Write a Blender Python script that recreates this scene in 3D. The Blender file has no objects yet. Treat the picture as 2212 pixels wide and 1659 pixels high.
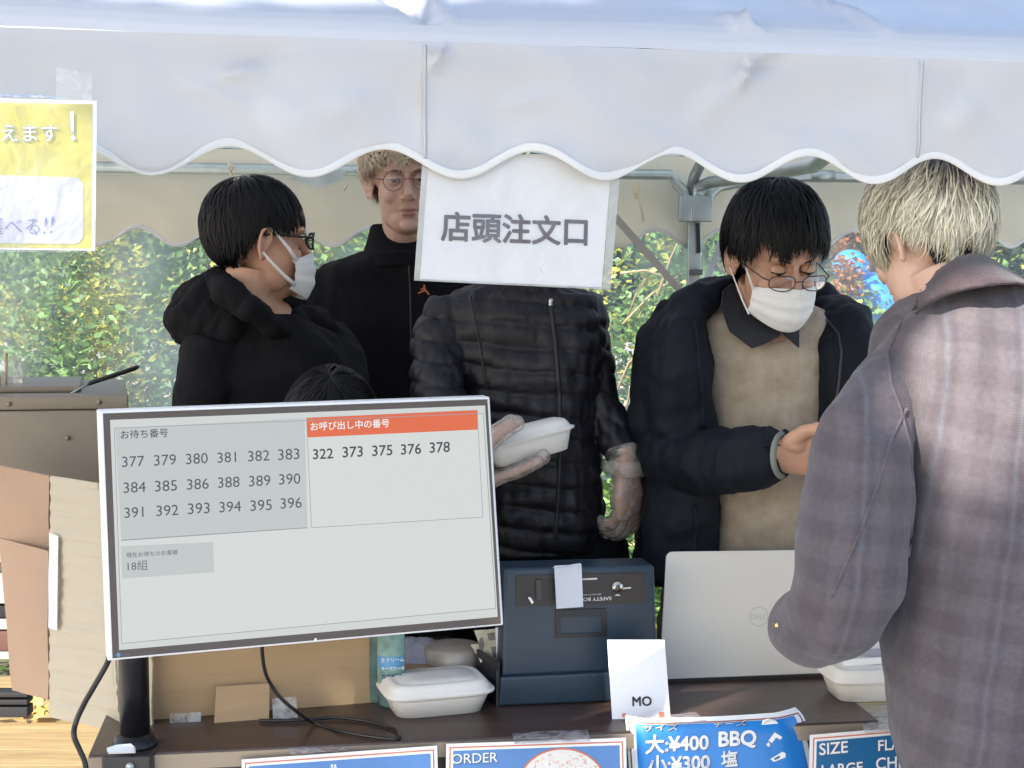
import bpy, bmesh, math, random
import numpy as np
from mathutils import Vector, Matrix, noise
from mathutils.bvhtree import BVHTree

R = math.radians
SC = bpy.context.scene
COL = SC.collection
random.seed(7)
rng = np.random.default_rng(7)

# ------------------------------------------------------------------ camera
FPX = 3212.0
CAMZ = 1.55
PITCH = math.atan(269.5 / FPX)
cam = bpy.data.cameras.new('camera')
cam.sensor_width = 36
cam.lens = 36 * FPX / 2212
cam.clip_start = 0.05
cam.clip_end = 500
camo = bpy.data.objects.new('camera', cam)
COL.objects.link(camo)
camo.location = (0, 0, CAMZ)
camo.rotation_euler = (math.pi / 2 - PITCH, 0, 0)
SC.camera = camo

# ------------------------------------------------------------------ world, sun, exposure
SUN = Vector((-0.56, -0.58, 0.59)).normalized()
EXPO = 1.72
w = bpy.data.worlds.new('World')
SC.world = w
w.use_nodes = True
nt = w.node_tree
for n in list(nt.nodes):
    nt.nodes.remove(n)
sky = nt.nodes.new('ShaderNodeTexSky')
sky.sky_type = 'NISHITA'
sky.sun_disc = False
sky.sun_elevation = math.asin(SUN.z)
sky.sun_rotation = math.atan2(SUN.x, SUN.y)
sky.air_density = 1.0
sky.dust_density = 2.2
sky.ozone_density = 1.0
bg = nt.nodes.new('ShaderNodeBackground')
bg.inputs['Strength'].default_value = 0.13
out = nt.nodes.new('ShaderNodeOutputWorld')
nt.links.new(sky.outputs[0], bg.inputs[0])
nt.links.new(bg.outputs[0], out.inputs[0])
sl = bpy.data.lights.new('sun', 'SUN')
sl.energy = 4.2
sl.angle = R(0.55)
sl.color = (1.0, 0.89, 0.75)
so = bpy.data.objects.new('sun', sl)
COL.objects.link(so)
so.rotation_euler = SUN.to_track_quat('Z', 'Y').to_euler()
vs = SC.view_settings
SC.display_settings.display_device = 'sRGB'
vs.view_transform = 'Standard'
vs.look = 'None'
vs.exposure = EXPO
vs.gamma = 1
vs.use_curve_mapping = False
try:
    vs.use_white_balance = True
    vs.white_balance_temperature = 6150
    vs.white_balance_tint = 10
except Exception:
    pass
SC.cycles.max_bounces = 8
SC.cycles.transparent_max_bounces = 24
SC.cycles.transmission_bounces = 4
SC.cycles.diffuse_bounces = 4
SC.cycles.glossy_bounces = 3
SC.cycles.caustics_reflective = False
SC.cycles.caustics_refractive = False
SC.cycles.sample_clamp_indirect = 6
SC.cycles.use_denoising = True

# ------------------------------------------------------------------ helpers
def W(x, y, d):
    cx = (x - 1106) / FPX
    cy = (829.5 - y) / FPX
    Y = math.cos(PITCH) + cy * math.sin(PITCH)
    Z = -math.sin(PITCH) + cy * math.cos(PITCH)
    s = d / Y
    return Vector((cx * s, d, CAMZ + Z * s))

def ray(x, y):
    p = W(x, y, 1.0) - Vector((0, 0, CAMZ))
    return p.normalized()

def lin(r, g, b):
    f = lambda c: (c / 255 / 12.92) if c / 255 <= 0.04045 else ((c / 255 + 0.055) / 1.055) ** 2.4
    return (f(r), f(g), f(b))

_mats = {}
def mat(name, col, rough=0.6, metal=0.0, spec=0.5, var=0.0, vscale=8.0, bump=0.0, bscale=40.0, trans=0.0,
        sheen=0.0, coat=0.0, sss=0.0, stretch=None, island=0.0, attr=None, col2=None, alpha=None):
    if name in _mats:
        return _mats[name]
    m = bpy.data.materials.new(name)
    m.use_nodes = True
    t = m.node_tree
    N, L = t.nodes, t.links
    b = N['Principled BSDF']
    o = N['Material Output']
    b.inputs['Roughness'].default_value = rough
    b.inputs['Metallic'].default_value = metal
    b.inputs['Specular IOR Level'].default_value = spec
    b.inputs['Base Color'].default_value = (*col, 1)
    b.inputs['Coat Weight'].default_value = coat
    b.inputs['Coat Roughness'].default_value = 0.15
    b.inputs['Sheen Weight'].default_value = sheen
    if sss:
        b.inputs['Subsurface Weight'].default_value = sss
        b.inputs['Subsurface Radius'].default_value = (0.012, 0.005, 0.003)
        b.inputs['Subsurface Scale'].default_value = 1.0
    tc = N.new('ShaderNodeTexCoord')
    mp = N.new('ShaderNodeMapping')
    L.new(tc.outputs['Object'], mp.inputs[0])
    if stretch:
        mp.inputs['Scale'].default_value = stretch
    cs = None
    if var or col2:
        nz = N.new('ShaderNodeTexNoise')
        nz.inputs['Scale'].default_value = vscale
        nz.inputs['Detail'].default_value = 6
        nz.inputs['Roughness'].default_value = 0.6
        L.new(mp.outputs[0], nz.inputs[0])
        cr = N.new('ShaderNodeValToRGB')
        c2 = col2 or tuple(max(0, c * (1 - var)) for c in col)
        c1 = col if col2 else tuple(min(1, c * (1 + var)) for c in col)
        cr.color_ramp.elements[0].position = 0.32
        cr.color_ramp.elements[1].position = 0.68
        cr.color_ramp.elements[0].color = (*c2, 1)
        cr.color_ramp.elements[1].color = (*c1, 1)
        L.new(nz.outputs['Fac'], cr.inputs[0])
        cs = cr.outputs[0]
    if island:
        ge = N.new('ShaderNodeNewGeometry')
        hs = N.new('ShaderNodeHueSaturation')
        mr = N.new('ShaderNodeMapRange')
        mr.inputs['To Min'].default_value = 1 - island
        mr.inputs['To Max'].default_value = 1 + island
        L.new(ge.outputs['Random Per Island'], mr.inputs[0])
        L.new(mr.outputs[0], hs.inputs['Value'])
        if cs: L.new(cs, hs.inputs['Color'])
        else: hs.inputs['Color'].default_value = (*col, 1)
        cs = hs.outputs[0]
    if cs:
        L.new(cs, b.inputs['Base Color'])
    if bump:
        n2 = N.new('ShaderNodeTexNoise')
        n2.inputs['Scale'].default_value = bscale
        n2.inputs['Detail'].default_value = 5
        L.new(mp.outputs[0], n2.inputs[0])
        bp = N.new('ShaderNodeBump')
        bp.inputs['Strength'].default_value = bump
        bp.inputs['Distance'].default_value = 0.01
        L.new(n2.outputs['Fac'], bp.inputs['Height'])
        L.new(bp.outputs[0], b.inputs['Normal'])
    if trans:
        tr = N.new('ShaderNodeBsdfTranslucent')
        if cs: L.new(cs, tr.inputs[0])
        else: tr.inputs[0].default_value = (*col, 1)
        mx = N.new('ShaderNodeMixShader')
        mx.inputs[0].default_value = trans
        L.new(b.outputs[0], mx.inputs[1])
        L.new(tr.outputs[0], mx.inputs[2])
        L.new(mx.outputs[0], o.inputs[0])
    _mats[name] = m
    return m

def clear_mat(name, milk=0.08, gloss=0.12, rough=0.12, bump=0.3, bscale=6.0, tint=(1, 1, 1), milkcol=(0.85, 0.9, 0.92), stretch=(1, 1, 1)):
    m = bpy.data.materials.new(name)
    m.use_nodes = True
    t = m.node_tree
    N, L = t.nodes, t.links
    N.remove(N['Principled BSDF'])
    o = N['Material Output']
    tp = N.new('ShaderNodeBsdfTransparent'); tp.inputs[0].default_value = (*tint, 1)
    gl = N.new('ShaderNodeBsdfGlossy'); gl.inputs['Roughness'].default_value = rough
    df = N.new('ShaderNodeBsdfDiffuse'); df.inputs[0].default_value = (*milkcol, 1)
    tl = N.new('ShaderNodeBsdfTranslucent'); tl.inputs[0].default_value = (*milkcol, 1)
    m0 = N.new('ShaderNodeMixShader'); m0.inputs[0].default_value = 0.5
    L.new(df.outputs[0], m0.inputs[1]); L.new(tl.outputs[0], m0.inputs[2])
    tc = N.new('ShaderNodeTexCoord'); mp = N.new('ShaderNodeMapping'); mp.inputs['Scale'].default_value = stretch
    L.new(tc.outputs['Object'], mp.inputs[0])
    nz = N.new('ShaderNodeTexNoise'); nz.inputs['Scale'].default_value = bscale; nz.inputs['Detail'].default_value = 4
    nz.inputs['Distortion'].default_value = 1.2
    L.new(mp.outputs[0], nz.inputs[0])
    bp = N.new('ShaderNodeBump'); bp.inputs['Strength'].default_value = bump; bp.inputs['Distance'].default_value = 0.02
    L.new(nz.outputs['Fac'], bp.inputs['Height']); L.new(bp.outputs[0], gl.inputs['Normal'])
    mk = N.new('ShaderNodeMapRange'); mk.inputs['From Min'].default_value = 0.35; mk.inputs['From Max'].default_value = 0.7
    mk.inputs['To Min'].default_value = milk * 0.4; mk.inputs['To Max'].default_value = milk * 1.6
    L.new(nz.outputs['Fac'], mk.inputs[0])
    m1 = N.new('ShaderNodeMixShader'); L.new(mk.outputs[0], m1.inputs[0])
    L.new(tp.outputs[0], m1.inputs[1]); L.new(m0.outputs[0], m1.inputs[2])
    fr = N.new('ShaderNodeFresnel'); fr.inputs[0].default_value = 1.45
    L.new(bp.outputs[0], fr.inputs['Normal'])
    ml = N.new('ShaderNodeMath'); ml.operation = 'MULTIPLY'; ml.inputs[1].default_value = gloss * 10
    L.new(fr.outputs[0], ml.inputs[0])
    cl = N.new('ShaderNodeClamp'); L.new(ml.outputs[0], cl.inputs[0]); cl.inputs['Max'].default_value = 0.6
    m2 = N.new('ShaderNodeMixShader'); L.new(cl.outputs[0], m2.inputs[0])
    L.new(m1.outputs[0], m2.inputs[1]); L.new(gl.outputs[0], m2.inputs[2])
    L.new(m2.outputs[0], o.inputs[0])
    return m

def emit_mat(name, rgb, k=1.0):
    """a lit screen colour: appears as the given 8-bit colour at the scene's exposure"""
    m = bpy.data.materials.new(name)
    m.use_nodes = True
    b = m.node_tree.nodes['Principled BSDF']
    c = lin(*rgb)
    b.inputs['Base Color'].default_value = (0.01, 0.01, 0.01, 1)
    b.inputs['Roughness'].default_value = 0.35
    b.inputs['Specular IOR Level'].default_value = 0.25
    b.inputs['Emission Color'].default_value = (*c, 1)
    b.inputs['Emission Strength'].default_value = k / 2 ** EXPO
    return m

def link(name, me, m, parent=None, smooth=True):
    o = bpy.data.objects.new(name, me)
    COL.objects.link(o)
    if m is not None:
        me.materials.append(m)
    if smooth:
        me.shade_smooth()
    if parent is not None:
        o.parent = parent
    return o

def tag(o, label=None, cat=None, group=None, kind=None):
    if label: o['label'] = label
    if cat: o['category'] = cat
    if group: o['group'] = group
    if kind: o['kind'] = kind
    return o

def thing(name, label, cat, loc=(0, 0, 0), group=None):
    # parts are built in world coordinates; the Empty stands at the base and children are shifted back in adopt()
    o = bpy.data.objects.new(name, None)
    COL.objects.link(o)
    o.location = loc
    o.empty_display_size = 0.1
    return tag(o, label, cat, group)

def from_np(verts, faces):
    me = bpy.data.meshes.new('m')
    me.from_pydata([tuple(v) for v in verts], [], [tuple(int(i) for i in f) for f in faces])
    me.update()
    return me

class MB:
    """collects simple shapes in world coordinates into one mesh"""
    def __init__(s): s.v, s.f = [], []
    def add(s, vs, fs):
        o = len(s.v)
        s.v += [Vector(p) for p in vs]
        s.f += [tuple(i + o for i in f) for f in fs]
        return s
    def box(s, a, b):
        x0, y0, z0 = a; x1, y1, z1 = b
        return s.add([(x0, y0, z0), (x1, y0, z0), (x1, y1, z0), (x0, y1, z0), (x0, y0, z1), (x1, y0, z1), (x1, y1, z1), (x0, y1, z1)],
                     [(0, 3, 2, 1), (4, 5, 6, 7), (0, 1, 5, 4), (1, 2, 6, 5), (2, 3, 7, 6), (3, 0, 4, 7)])
    def hexa(s, q0, q1):
        """two quads (front, back), each 4 points in order"""
        return s.add(list(q0) + list(q1), [(0, 1, 2, 3), (7, 6, 5, 4), (0, 4, 5, 1), (1, 5, 6, 2), (2, 6, 7, 3), (3, 7, 4, 0)])
    def tube(s, pts, rad, n=10, cap=True):
        pts = [Vector(p) for p in pts]
        if not hasattr(rad, '__len__'): rad = [rad] * len(pts)
        up = None
        rings = []
        for i, p in enumerate(pts):
            a = pts[max(0, i - 1)]; b = pts[min(len(pts) - 1, i + 1)]
            t = (b - a).normalized() if (b - a).length > 1e-9 else Vector((0, 0, 1))
            if up is None:
                up = t.orthogonal().normalized()
            else:
                up = (up - t * up.dot(t))
                up = up.normalized() if up.length > 1e-6 else t.orthogonal().normalized()
            q = t.cross(up)
            rings.append([p + (up * math.cos(2 * math.pi * k / n) + q * math.sin(2 * math.pi * k / n)) * rad[i] for k in range(n)])
        vs = [p for r_ in rings for p in r_]
        fs = []
        for i in range(len(pts) - 1):
            for k in range(n):
                fs.append((i * n + k, i * n + (k + 1) % n, (i + 1) * n + (k + 1) % n, (i + 1) * n + k))
        if cap:
            fs.append(tuple(reversed(range(n))))
            fs.append(tuple((len(pts) - 1) * n + k for k in range(n)))
        return s.add(vs, fs)
    def rings(s, rings, cap=True):
        n = len(rings[0])
        vs = [p for r_ in rings for p in r_]
        fs = []
        for i in range(len(rings) - 1):
            for k in range(n):
                fs.append((i * n + k, i * n + (k + 1) % n, (i + 1) * n + (k + 1) % n, (i + 1) * n + k))
        if cap:
            fs.append(tuple(reversed(range(n))))
            fs.append(tuple((len(rings) - 1) * n + k for k in range(n)))
        return s.add(vs, fs)
    def loft(s, secs, n=28, e=2.0):
        """secs: (centre, half-width vector, half-depth vector)"""
        rg = []
        for c, u, v in secs:
            c, u, v = Vector(c), Vector(u), Vector(v)
            r_ = []
            for k in range(n):
                a = 2 * math.pi * k / n
                ca, sa = math.cos(a), math.sin(a)
                r_.append(c + u * math.copysign(abs(ca) ** (2 / e), ca) + v * math.copysign(abs(sa) ** (2 / e), sa))
            rg.append(r_)
        return s.rings(rg)
    def pxloft(s, secs, n=28, e=2.3):
        """secs: (y, xl, xr, d, half depth[, d slant])"""
        out_ = []
        for q in secs:
            y, xl, xr, d, h = q[:5]
            c = W((xl + xr) / 2, y, d)
            hw = (xr - xl) / 2 * d / FPX
            sl_ = q[5] if len(q) > 5 else 0.0
            out_.append((c, (hw, sl_, 0), (0, h, 0)))
        return s.loft(out_, n, e)
    def pxtube(s, pts, n=16):
        return s.tube([W(p[0], p[1], p[2]) for p in pts], [p[3] * p[2] / FPX for p in pts], n)
    def ell(s, c, r, M=None, n=20, m=12):
        c = Vector(c); vs = []; fs = []
        for i in range(m + 1):
            th = math.pi * i / m
            for k in range(n):
                a = 2 * math.pi * k / n
                p = Vector((r[0] * math.sin(th) * math.cos(a), r[1] * math.sin(th) * math.sin(a), r[2] * math.cos(th)))
                if M is not None: p = M @ p
                vs.append(c + p)
        for i in range(m):
            for k in range(n):
                fs.append((i * n + k, (i + 1) * n + k, (i + 1) * n + (k + 1) % n, i * n + (k + 1) % n))
        return s.add(vs, fs)
    def xform(s, M):
        s.v = [M @ p for p in s.v]; return s
    def join(s, o):
        return s.add(o.v, o.f)
    def mesh(s):
        me = bpy.data.meshes.new('m')
        me.from_pydata([tuple(p) for p in s.v], [], s.f)
        me.update()
        return me
    def build(s, name, m, parent=None, smooth=False, bevel=0.0):
        me = s.mesh()
        bm = bmesh.new(); bm.from_mesh(me)
        bmesh.ops.recalc_face_normals(bm, faces=bm.faces)
        if bevel:
            es = [e for e in bm.edges if len(e.link_faces) == 2 and e.calc_face_angle(0) > 0.6]
            bmesh.ops.bevel(bm, geom=es, offset=bevel, segments=3, affect='EDGES', profile=0.6)
        bm.to_mesh(me); bm.free()
        if smooth is False and bevel:
            o = link(name, me, m, parent, True)
            return o
        return link(name, me, m, parent, smooth)

def remesh(mb, voxel=0.004, smooth=4, fac=0.5):
    me = mb.mesh()
    bm = bmesh.new(); bm.from_mesh(me)
    bmesh.ops.remove_doubles(bm, verts=bm.verts, dist=1e-6)
    bmesh.ops.recalc_face_normals(bm, faces=bm.faces)
    bm.to_mesh(me); bm.free()
    o = bpy.data.objects.new('tmp', me)
    COL.objects.link(o)
    md = o.modifiers.new('r', 'REMESH'); md.mode = 'VOXEL'; md.voxel_size = voxel
    if smooth:
        sm = o.modifiers.new('s', 'SMOOTH'); sm.iterations = smooth; sm.factor = fac
    dg = bpy.context.evaluated_depsgraph_get()
    res = bpy.data.meshes.new_from_object(o.evaluated_get(dg))
    bpy.data.objects.remove(o)
    bpy.data.meshes.remove(me)
    return res

def get_co(me):
    a = np.empty(len(me.vertices) * 3, dtype=np.float32); me.vertices.foreach_get('co', a); return a.reshape(-1, 3)
def get_no(me):
    a = np.empty(len(me.vertices) * 3, dtype=np.float32); me.vertices.foreach_get('normal', a); return a.reshape(-1, 3)
def set_co(me, a):
    me.vertices.foreach_set('co', a.astype(np.float32).ravel()); me.update()

# cheap smooth value noise, vectorised
_T = rng.random((32, 32, 32)).astype(np.float32)
def vnoise(p):
    p = np.asarray(p, dtype=np.float32)
    i = np.floor(p).astype(int); f = p - i; f = f * f * (3 - 2 * f)
    i0 = i % 32; i1 = (i + 1) % 32
    x0, y0, z0 = i0.T; x1, y1, z1 = i1.T; fx, fy, fz = f.T
    c = lambda a, b, cc: _T[a, b, cc]
    a = c(x0, y0, z0) * (1 - fx) + c(x1, y0, z0) * fx
    b = c(x0, y1, z0) * (1 - fx) + c(x1, y1, z0) * fx
    d = c(x0, y0, z1) * (1 - fx) + c(x1, y0, z1) * fx
    e = c(x0, y1, z1) * (1 - fx) + c(x1, y1, z1) * fx
    return (a * (1 - fy) + b * fy) * (1 - fz) + (d * (1 - fy) + e * fy) * fz
def fnoise(p, o=3):
    s = 0; a = 1; t = 0
    for k in range(o):
        s = s + a * vnoise(p * (2 ** k) + 7.3 * k); t += a; a *= 0.5
    return s / t
def folds(me, amp=0.006, sc=(14, 14, 6), seed=0.0, rot=0.0, ridge=True):
    """cloth folds pushed into the mesh along its normals"""
    co, no = get_co(me), get_no(me)
    q = co.copy()
    c, s_ = math.cos(rot), math.sin(rot)
    x = q[:, 0] * c - q[:, 2] * s_; z = q[:, 0] * s_ + q[:, 2] * c
    q = np.stack([x, q[:, 1], z], 1) * np.array(sc) + seed
    q = q + 0.7 * (np.stack([vnoise(q * 0.6 + 3), vnoise(q * 0.6 + 9), vnoise(q * 0.6 + 15)], 1) - .5)
    n = fnoise(q, 3)
    if ridge:
        n = 1 - np.abs(n - 0.5) * 4
    else:
        n = (n - .5) * 2
    set_co(me, co + no * (n * amp)[:, None])

def facing_decal(surf_obj, path, r, name, m, parent, n=6, off=0.0, step=12, flat=None):
    """a seam, zip or drawn edge laid on a surface: the path is traced onto the mesh"""
    me = surf_obj.data
    bv = BVHTree.FromPolygons([v.co for v in me.vertices], [p.vertices for p in me.polygons])
    o = Vector((0, 0, CAMZ))
    pts = []
    for (a, b) in zip(path[:-1], path[1:]):
        k = max(2, int(math.hypot(b[0] - a[0], b[1] - a[1]) / step))
        for i in range(k):
            t = i / k
            h = bv.ray_cast(o, ray(a[0] + (b[0] - a[0]) * t, a[1] + (b[1] - a[1]) * t))
            if h[0] is not None: pts.append(h[0] + h[1] * off)
    h = bv.ray_cast(o, ray(*path[-1]))
    if h[0] is not None: pts.append(h[0] + h[1] * off)
    if len(pts) < 2: return None
    mb = MB(); mb.tube(pts, r, n)
    return mb.build(name, m, parent, True)

def adopt(root):
    """children were built in world space: move their meshes into the thing's frame"""
    def shift(o, v):
        if o.type == 'MESH' and not o.get('_sh'):
            if o.data.get('_sh') is None:
                o.data.transform(Matrix.Translation(-v)); o.data['_sh'] = 1
            o['_sh'] = 1
        for c in o.children: shift(c, v)
    for c in root.children: shift(c, root.location)
    def clean(o):
        if '_sh' in o: del o['_sh']
        if o.type == 'MESH' and '_sh' in o.data: del o.data['_sh']
        for c in o.children: clean(c)
    clean(root)

def drape(o, target, off=0.0008):
    """lays flat print onto a curved sheet"""
    me = target.data
    bv = BVHTree.FromPolygons([v.co for v in me.vertices], [p.vertices for p in me.polygons])
    C = Vector((0, 0, CAMZ))
    for v in o.data.vertices:
        d = (v.co - C).normalized(); h = bv.ray_cast(C, d)
        if h[0] is not None: v.co = h[0] - d * off
    o.data.update()

# ------------------------------------------------------------------ planes and lettering
class Plane:
    def __init__(s, tl, tr, br, bl):
        s.c = [Vector(p) for p in (tl, tr, br, bl)]
        n0 = ((s.c[1] - s.c[0]).cross(s.c[3] - s.c[0])).normalized()
        e = s.c[2] - Vector((0, 0, CAMZ))
        if abs(e.normalized().dot(n0)) > .05:      # keep the four corners in one plane
            s.c[2] = Vector((0, 0, CAMZ)) + e * ((s.c[0] - Vector((0, 0, CAMZ))).dot(n0) / e.dot(n0))
        s.n = ((s.c[1] - s.c[0]).cross(s.c[3] - s.c[0])).normalized()
        if s.n.dot(s.c[0] - Vector((0, 0, CAMZ))) > 0: s.n = -s.n   # faces the viewer's side
    def pt(s, u, v, off=0.0):
        a = s.c[0].lerp(s.c[1], u); b = s.c[3].lerp(s.c[2], u)
        return a.lerp(b, v) + s.n * off
    def hit(s, x, y, off=0.0):
        o = Vector((0, 0, CAMZ)); d = ray(x, y); p0 = s.c[0] + s.n * off
        return o + d * ((p0 - o).dot(s.n) / d.dot(s.n))
    def quad(s, u0, v0, u1, v1, off=0.0):
        return [s.pt(u0, v0, off), s.pt(u1, v0, off), s.pt(u1, v1, off), s.pt(u0, v1, off)]
    def slab(s, name, m, th, parent=None, u0=0, v0=0, u1=1, v1=1, off=0.0, bevel=0.0):
        f = s.quad(u0, v0, u1, v1, off); b = s.quad(u0, v0, u1, v1, off - th)
        return MB().hexa(f, b).build(name, m, parent, bevel=bevel)
    def pxquad(s, name, m, pts, parent=None, th=0.0005, off=0.001):
        """flat print laid on the plane"""
        f = [s.hit(x, y, off) for x, y in pts]; b = [p - s.n * th for p in f]
        k = len(f)
        mb = MB().add(f + b, [tuple(range(k)), tuple(reversed(range(k, 2 * k)))] + [(i, i + k, (i + 1) % k + k, (i + 1) % k) for i in range(k)])
        return mb.build(name, m, parent)

def text(plane, s, a, b, m, parent=None, heavy=None, name='lettering', bold=0.0, off=0.0015, hscale=1.0, italic=0.0, flip=False, wide=None):
    """lettering printed on a plane from baseline start a to baseline end b"""
    c = bpy.data.curves.new('t', 'FONT')
    if heavy is None:
        heavy = max(0, bold) * .8
    c.body = s; c.offset = 0 if heavy else bold; c.resolution_u = 3; c.shear = italic
    o = bpy.data.objects.new('t', c)
    COL.objects.link(o)
    dg = bpy.context.evaluated_depsgraph_get()
    me = bpy.data.meshes.new_from_object(o.evaluated_get(dg))
    bpy.data.objects.remove(o); bpy.data.curves.remove(c)
    co = get_co(me)
    x0, x1 = co[:, 0].min(), co[:, 0].max()
    if heavy:      # stroke weight from closely shifted prints, so dense characters keep their counters
        bm = bmesh.new()
        for k in range(9):
            a_ = 2 * math.pi * k / 8; r_ = 0 if k == 8 else heavy
            m2 = me.copy(); m2.transform(Matrix.Translation((r_ * math.cos(a_), r_ * math.sin(a_), k * .0004))); bm.from_mesh(m2); bpy.data.meshes.remove(m2)
        bm.to_mesh(me); bm.free(); co = get_co(me); x0, x1 = co[:, 0].min(), co[:, 0].max()
    zc = co[:, 2:3].copy()
    A = plane.hit(*a, off); B = plane.hit(*b, off)
    ex = (B - A); L_ = ex.length; ex.normalize()
    ey = plane.n.cross(ex).normalized()
    if ey.z < 0: ey = -ey
    if flip: ey = -ey
    k = L_ / (x1 - x0)
    ky = k * hscale
    P = np.array(A)[None] + (co[:, :1] - x0) * k * np.array(ex)[None] + co[:, 1:2] * ky * np.array(ey)[None] + zc * .05 * np.array(plane.n)[None]
    set_co(me, P)
    return link(name, me, m, parent, False)
# ================================================================== ground, deck, path
g = MB().box((-60, -30, -0.6), (60, 90, -0.10)).build('ground', mat('soil', (0.10, 0.085, 0.055), 0.95, var=0.5, vscale=3, bump=0.6, bscale=20))
tag(g, kind='structure')
pv = MB().box((-30, -12, -0.10), (30, 3.55, -0.045)).build('pavement', mat('paving', (0.42, 0.40, 0.36), 0.9, var=0.15, vscale=2, bump=0.2, bscale=60))
tag(pv, kind='structure')
pth = MB().box((-30, 15.5, -0.10), (30, 19.5, -0.03)).build('path', mat('path_sand', (0.52, 0.44, 0.30), 0.9, var=0.12, vscale=1.5))
tag(pth, kind='structure')

# the deck of planks beside and behind the tent
plank_m = mat('deck_wood', (0.25, 0.175, 0.075), 0.75, var=0.28, vscale=5, bump=0.35, bscale=22, stretch=(0.5, 6, 6), island=0.0)
deck = thing('wooden_deck', 'sunlit deck of broad yellowish planks behind the cardboard', 'deck', (-1.4, 4.6, 0))
yy = 3.62; k = 0
while yy < 5.35:
    wd = 0.155 + 0.012 * math.sin(k * 2.3)
    zz = 0.002 * math.sin(k * 5.1)
    MB().box((-3.6, yy, -0.035 + zz), (3.4, yy + wd, zz)).build('plank', plank_m, deck, bevel=0.004)
    yy += wd + 0.011; k += 1
MB().box((-3.6, 3.60, -0.09), (3.4, 5.36, -0.046)).build('joists', mat('dark_joist', (0.03, 0.022, 0.015), 0.9), deck)
adopt(deck)
leafpile = []
for i in range(46):
    x = -1.85 + rng.random() * 0.62; y = 4.86 + rng.random() * 0.32
    leafpile.append((x, y))
def leaf_mesh(pts, size, up=0.4, seed=3, fold=0.25, dirs=None):
    """many separate bent leaves (two triangles each)"""
    r = np.random.default_rng(seed)
    n = len(pts); pts = np.asarray(pts, dtype=np.float32)
    a = r.normal(size=(n, 3)); a[:, 2] *= 0.6; a /= np.linalg.norm(a, axis=1)[:, None]
    nn = r.normal(size=(n, 3)); nn[:, 2] = np.abs(nn[:, 2]) + up
    nn -= a * (nn * a).sum(1)[:, None]; nn /= np.linalg.norm(nn, axis=1)[:, None]
    b = np.cross(a, nn)
    s_ = (size * (0.6 + 0.8 * r.random(n)))[:, None]
    v = np.stack([pts - a * s_ * .5, pts + b * s_ * .30 + nn * s_ * fold * .3 - a * s_ * .05, pts + a * s_ * .55, pts - b * s_ * .30 + nn * s_ * fold * .3 - a * s_ * .05], 1).reshape(-1, 3)
    me = bpy.data.meshes.new('leaves')
    me.vertices.add(n * 4); me.vertices.foreach_set('co', v.astype(np.float32).ravel())
    me.loops.add(n * 6); me.polygons.add(n * 2)
    idx = (np.arange(n) * 4)[:, None] + np.array([0, 1, 2, 0, 2, 3])
    me.loops.foreach_set('vertex_index', idx.astype(np.int32).ravel())
    me.polygons.foreach_set('loop_start', (np.arange(n * 2) * 3).astype(np.int32))
    me.update(calc_edges=True); me.validate()
    return me
fall_m = mat('fallen_leaf', (0.45, 0.30, 0.08), 0.8, var=0.5, vscale=6, island=0.5, trans=0.3)
me = leaf_mesh([(x, y, 0.015 + 0.02 * rng.random()) for x, y in leafpile], 0.07, up=2.0)
tag(link('fallen_leaves', me, fall_m, None, False), 'dry yellow leaves lying on the deck planks', 'leaves', kind='stuff')

# low slatted stand seen at the left margin behind the cardboard
st = thing('slatted_stand', 'low stand of white and red-brown slats left of the cardboard', 'stand', W(10, 1500, 4.2))
slw = mat('white_board', (0.45, 0.44, 0.41), 0.6); slb = mat('red_board', (0.12, 0.06, 0.04), 0.6); sld = mat('black_board', (0.012, 0.012, 0.014), 0.7)
for (y0, y1, m_) in [(1175, 1212, slw), (1216, 1226, slb), (1236, 1300, slw), (1306, 1330, sld), (1334, 1356, slw), (1360, 1402, slb), (1404, 1420, slw), (1492, 1502, sld), (1508, 1518, sld), (1524, 1545, sld)]:
    p = W(-160, y1, 3.9); q = W(64, y0, 3.9)
    MB().box((p.x, 3.88, p.z), (q.x, 3.93, q.z)).build('slat', m_, st, bevel=0.002)
for x in (-150, -60):
    p = W(x, 1100, 3.95); MB().box((p.x - .015, 3.94, -0.02), (p.x + .015, 3.97, W(0, 1175, 3.95).z)).build('leg', sld, st)
adopt(st)

# ================================================================== vegetation
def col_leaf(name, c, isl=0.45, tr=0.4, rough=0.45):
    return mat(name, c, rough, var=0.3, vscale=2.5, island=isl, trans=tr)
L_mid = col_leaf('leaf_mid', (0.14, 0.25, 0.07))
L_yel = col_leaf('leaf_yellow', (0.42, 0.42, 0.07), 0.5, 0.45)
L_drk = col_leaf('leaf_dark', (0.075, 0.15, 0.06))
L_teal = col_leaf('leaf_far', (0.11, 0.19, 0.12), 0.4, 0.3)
L_aut = col_leaf('leaf_autumn', (0.32, 0.14, 0.05), 0.5, 0.4)
bark = mat('bark', (0.085, 0.06, 0.04), 0.9, var=0.4, vscale=12, bump=0.6, bscale=30)
dry = mat('dry_stem', (0.30, 0.22, 0.12), 0.8, var=0.3, vscale=14)

def clumps(c, r, n, per, cs, seed):
    """leaf positions gathered in clumps through an ellipsoidal crown"""
    q = np.random.default_rng(seed)
    u = q.normal(size=(n, 3)); u /= np.linalg.norm(u, axis=1)[:, None]
    rad = q.random(n) ** 0.45
    cc = np.array(c) + u * rad[:, None] * np.array(r)
    p = np.repeat(cc, per, 0) + q.normal(size=(n * per, 3)) * cs
    return p[p[:, 2] > 0.02]

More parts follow.
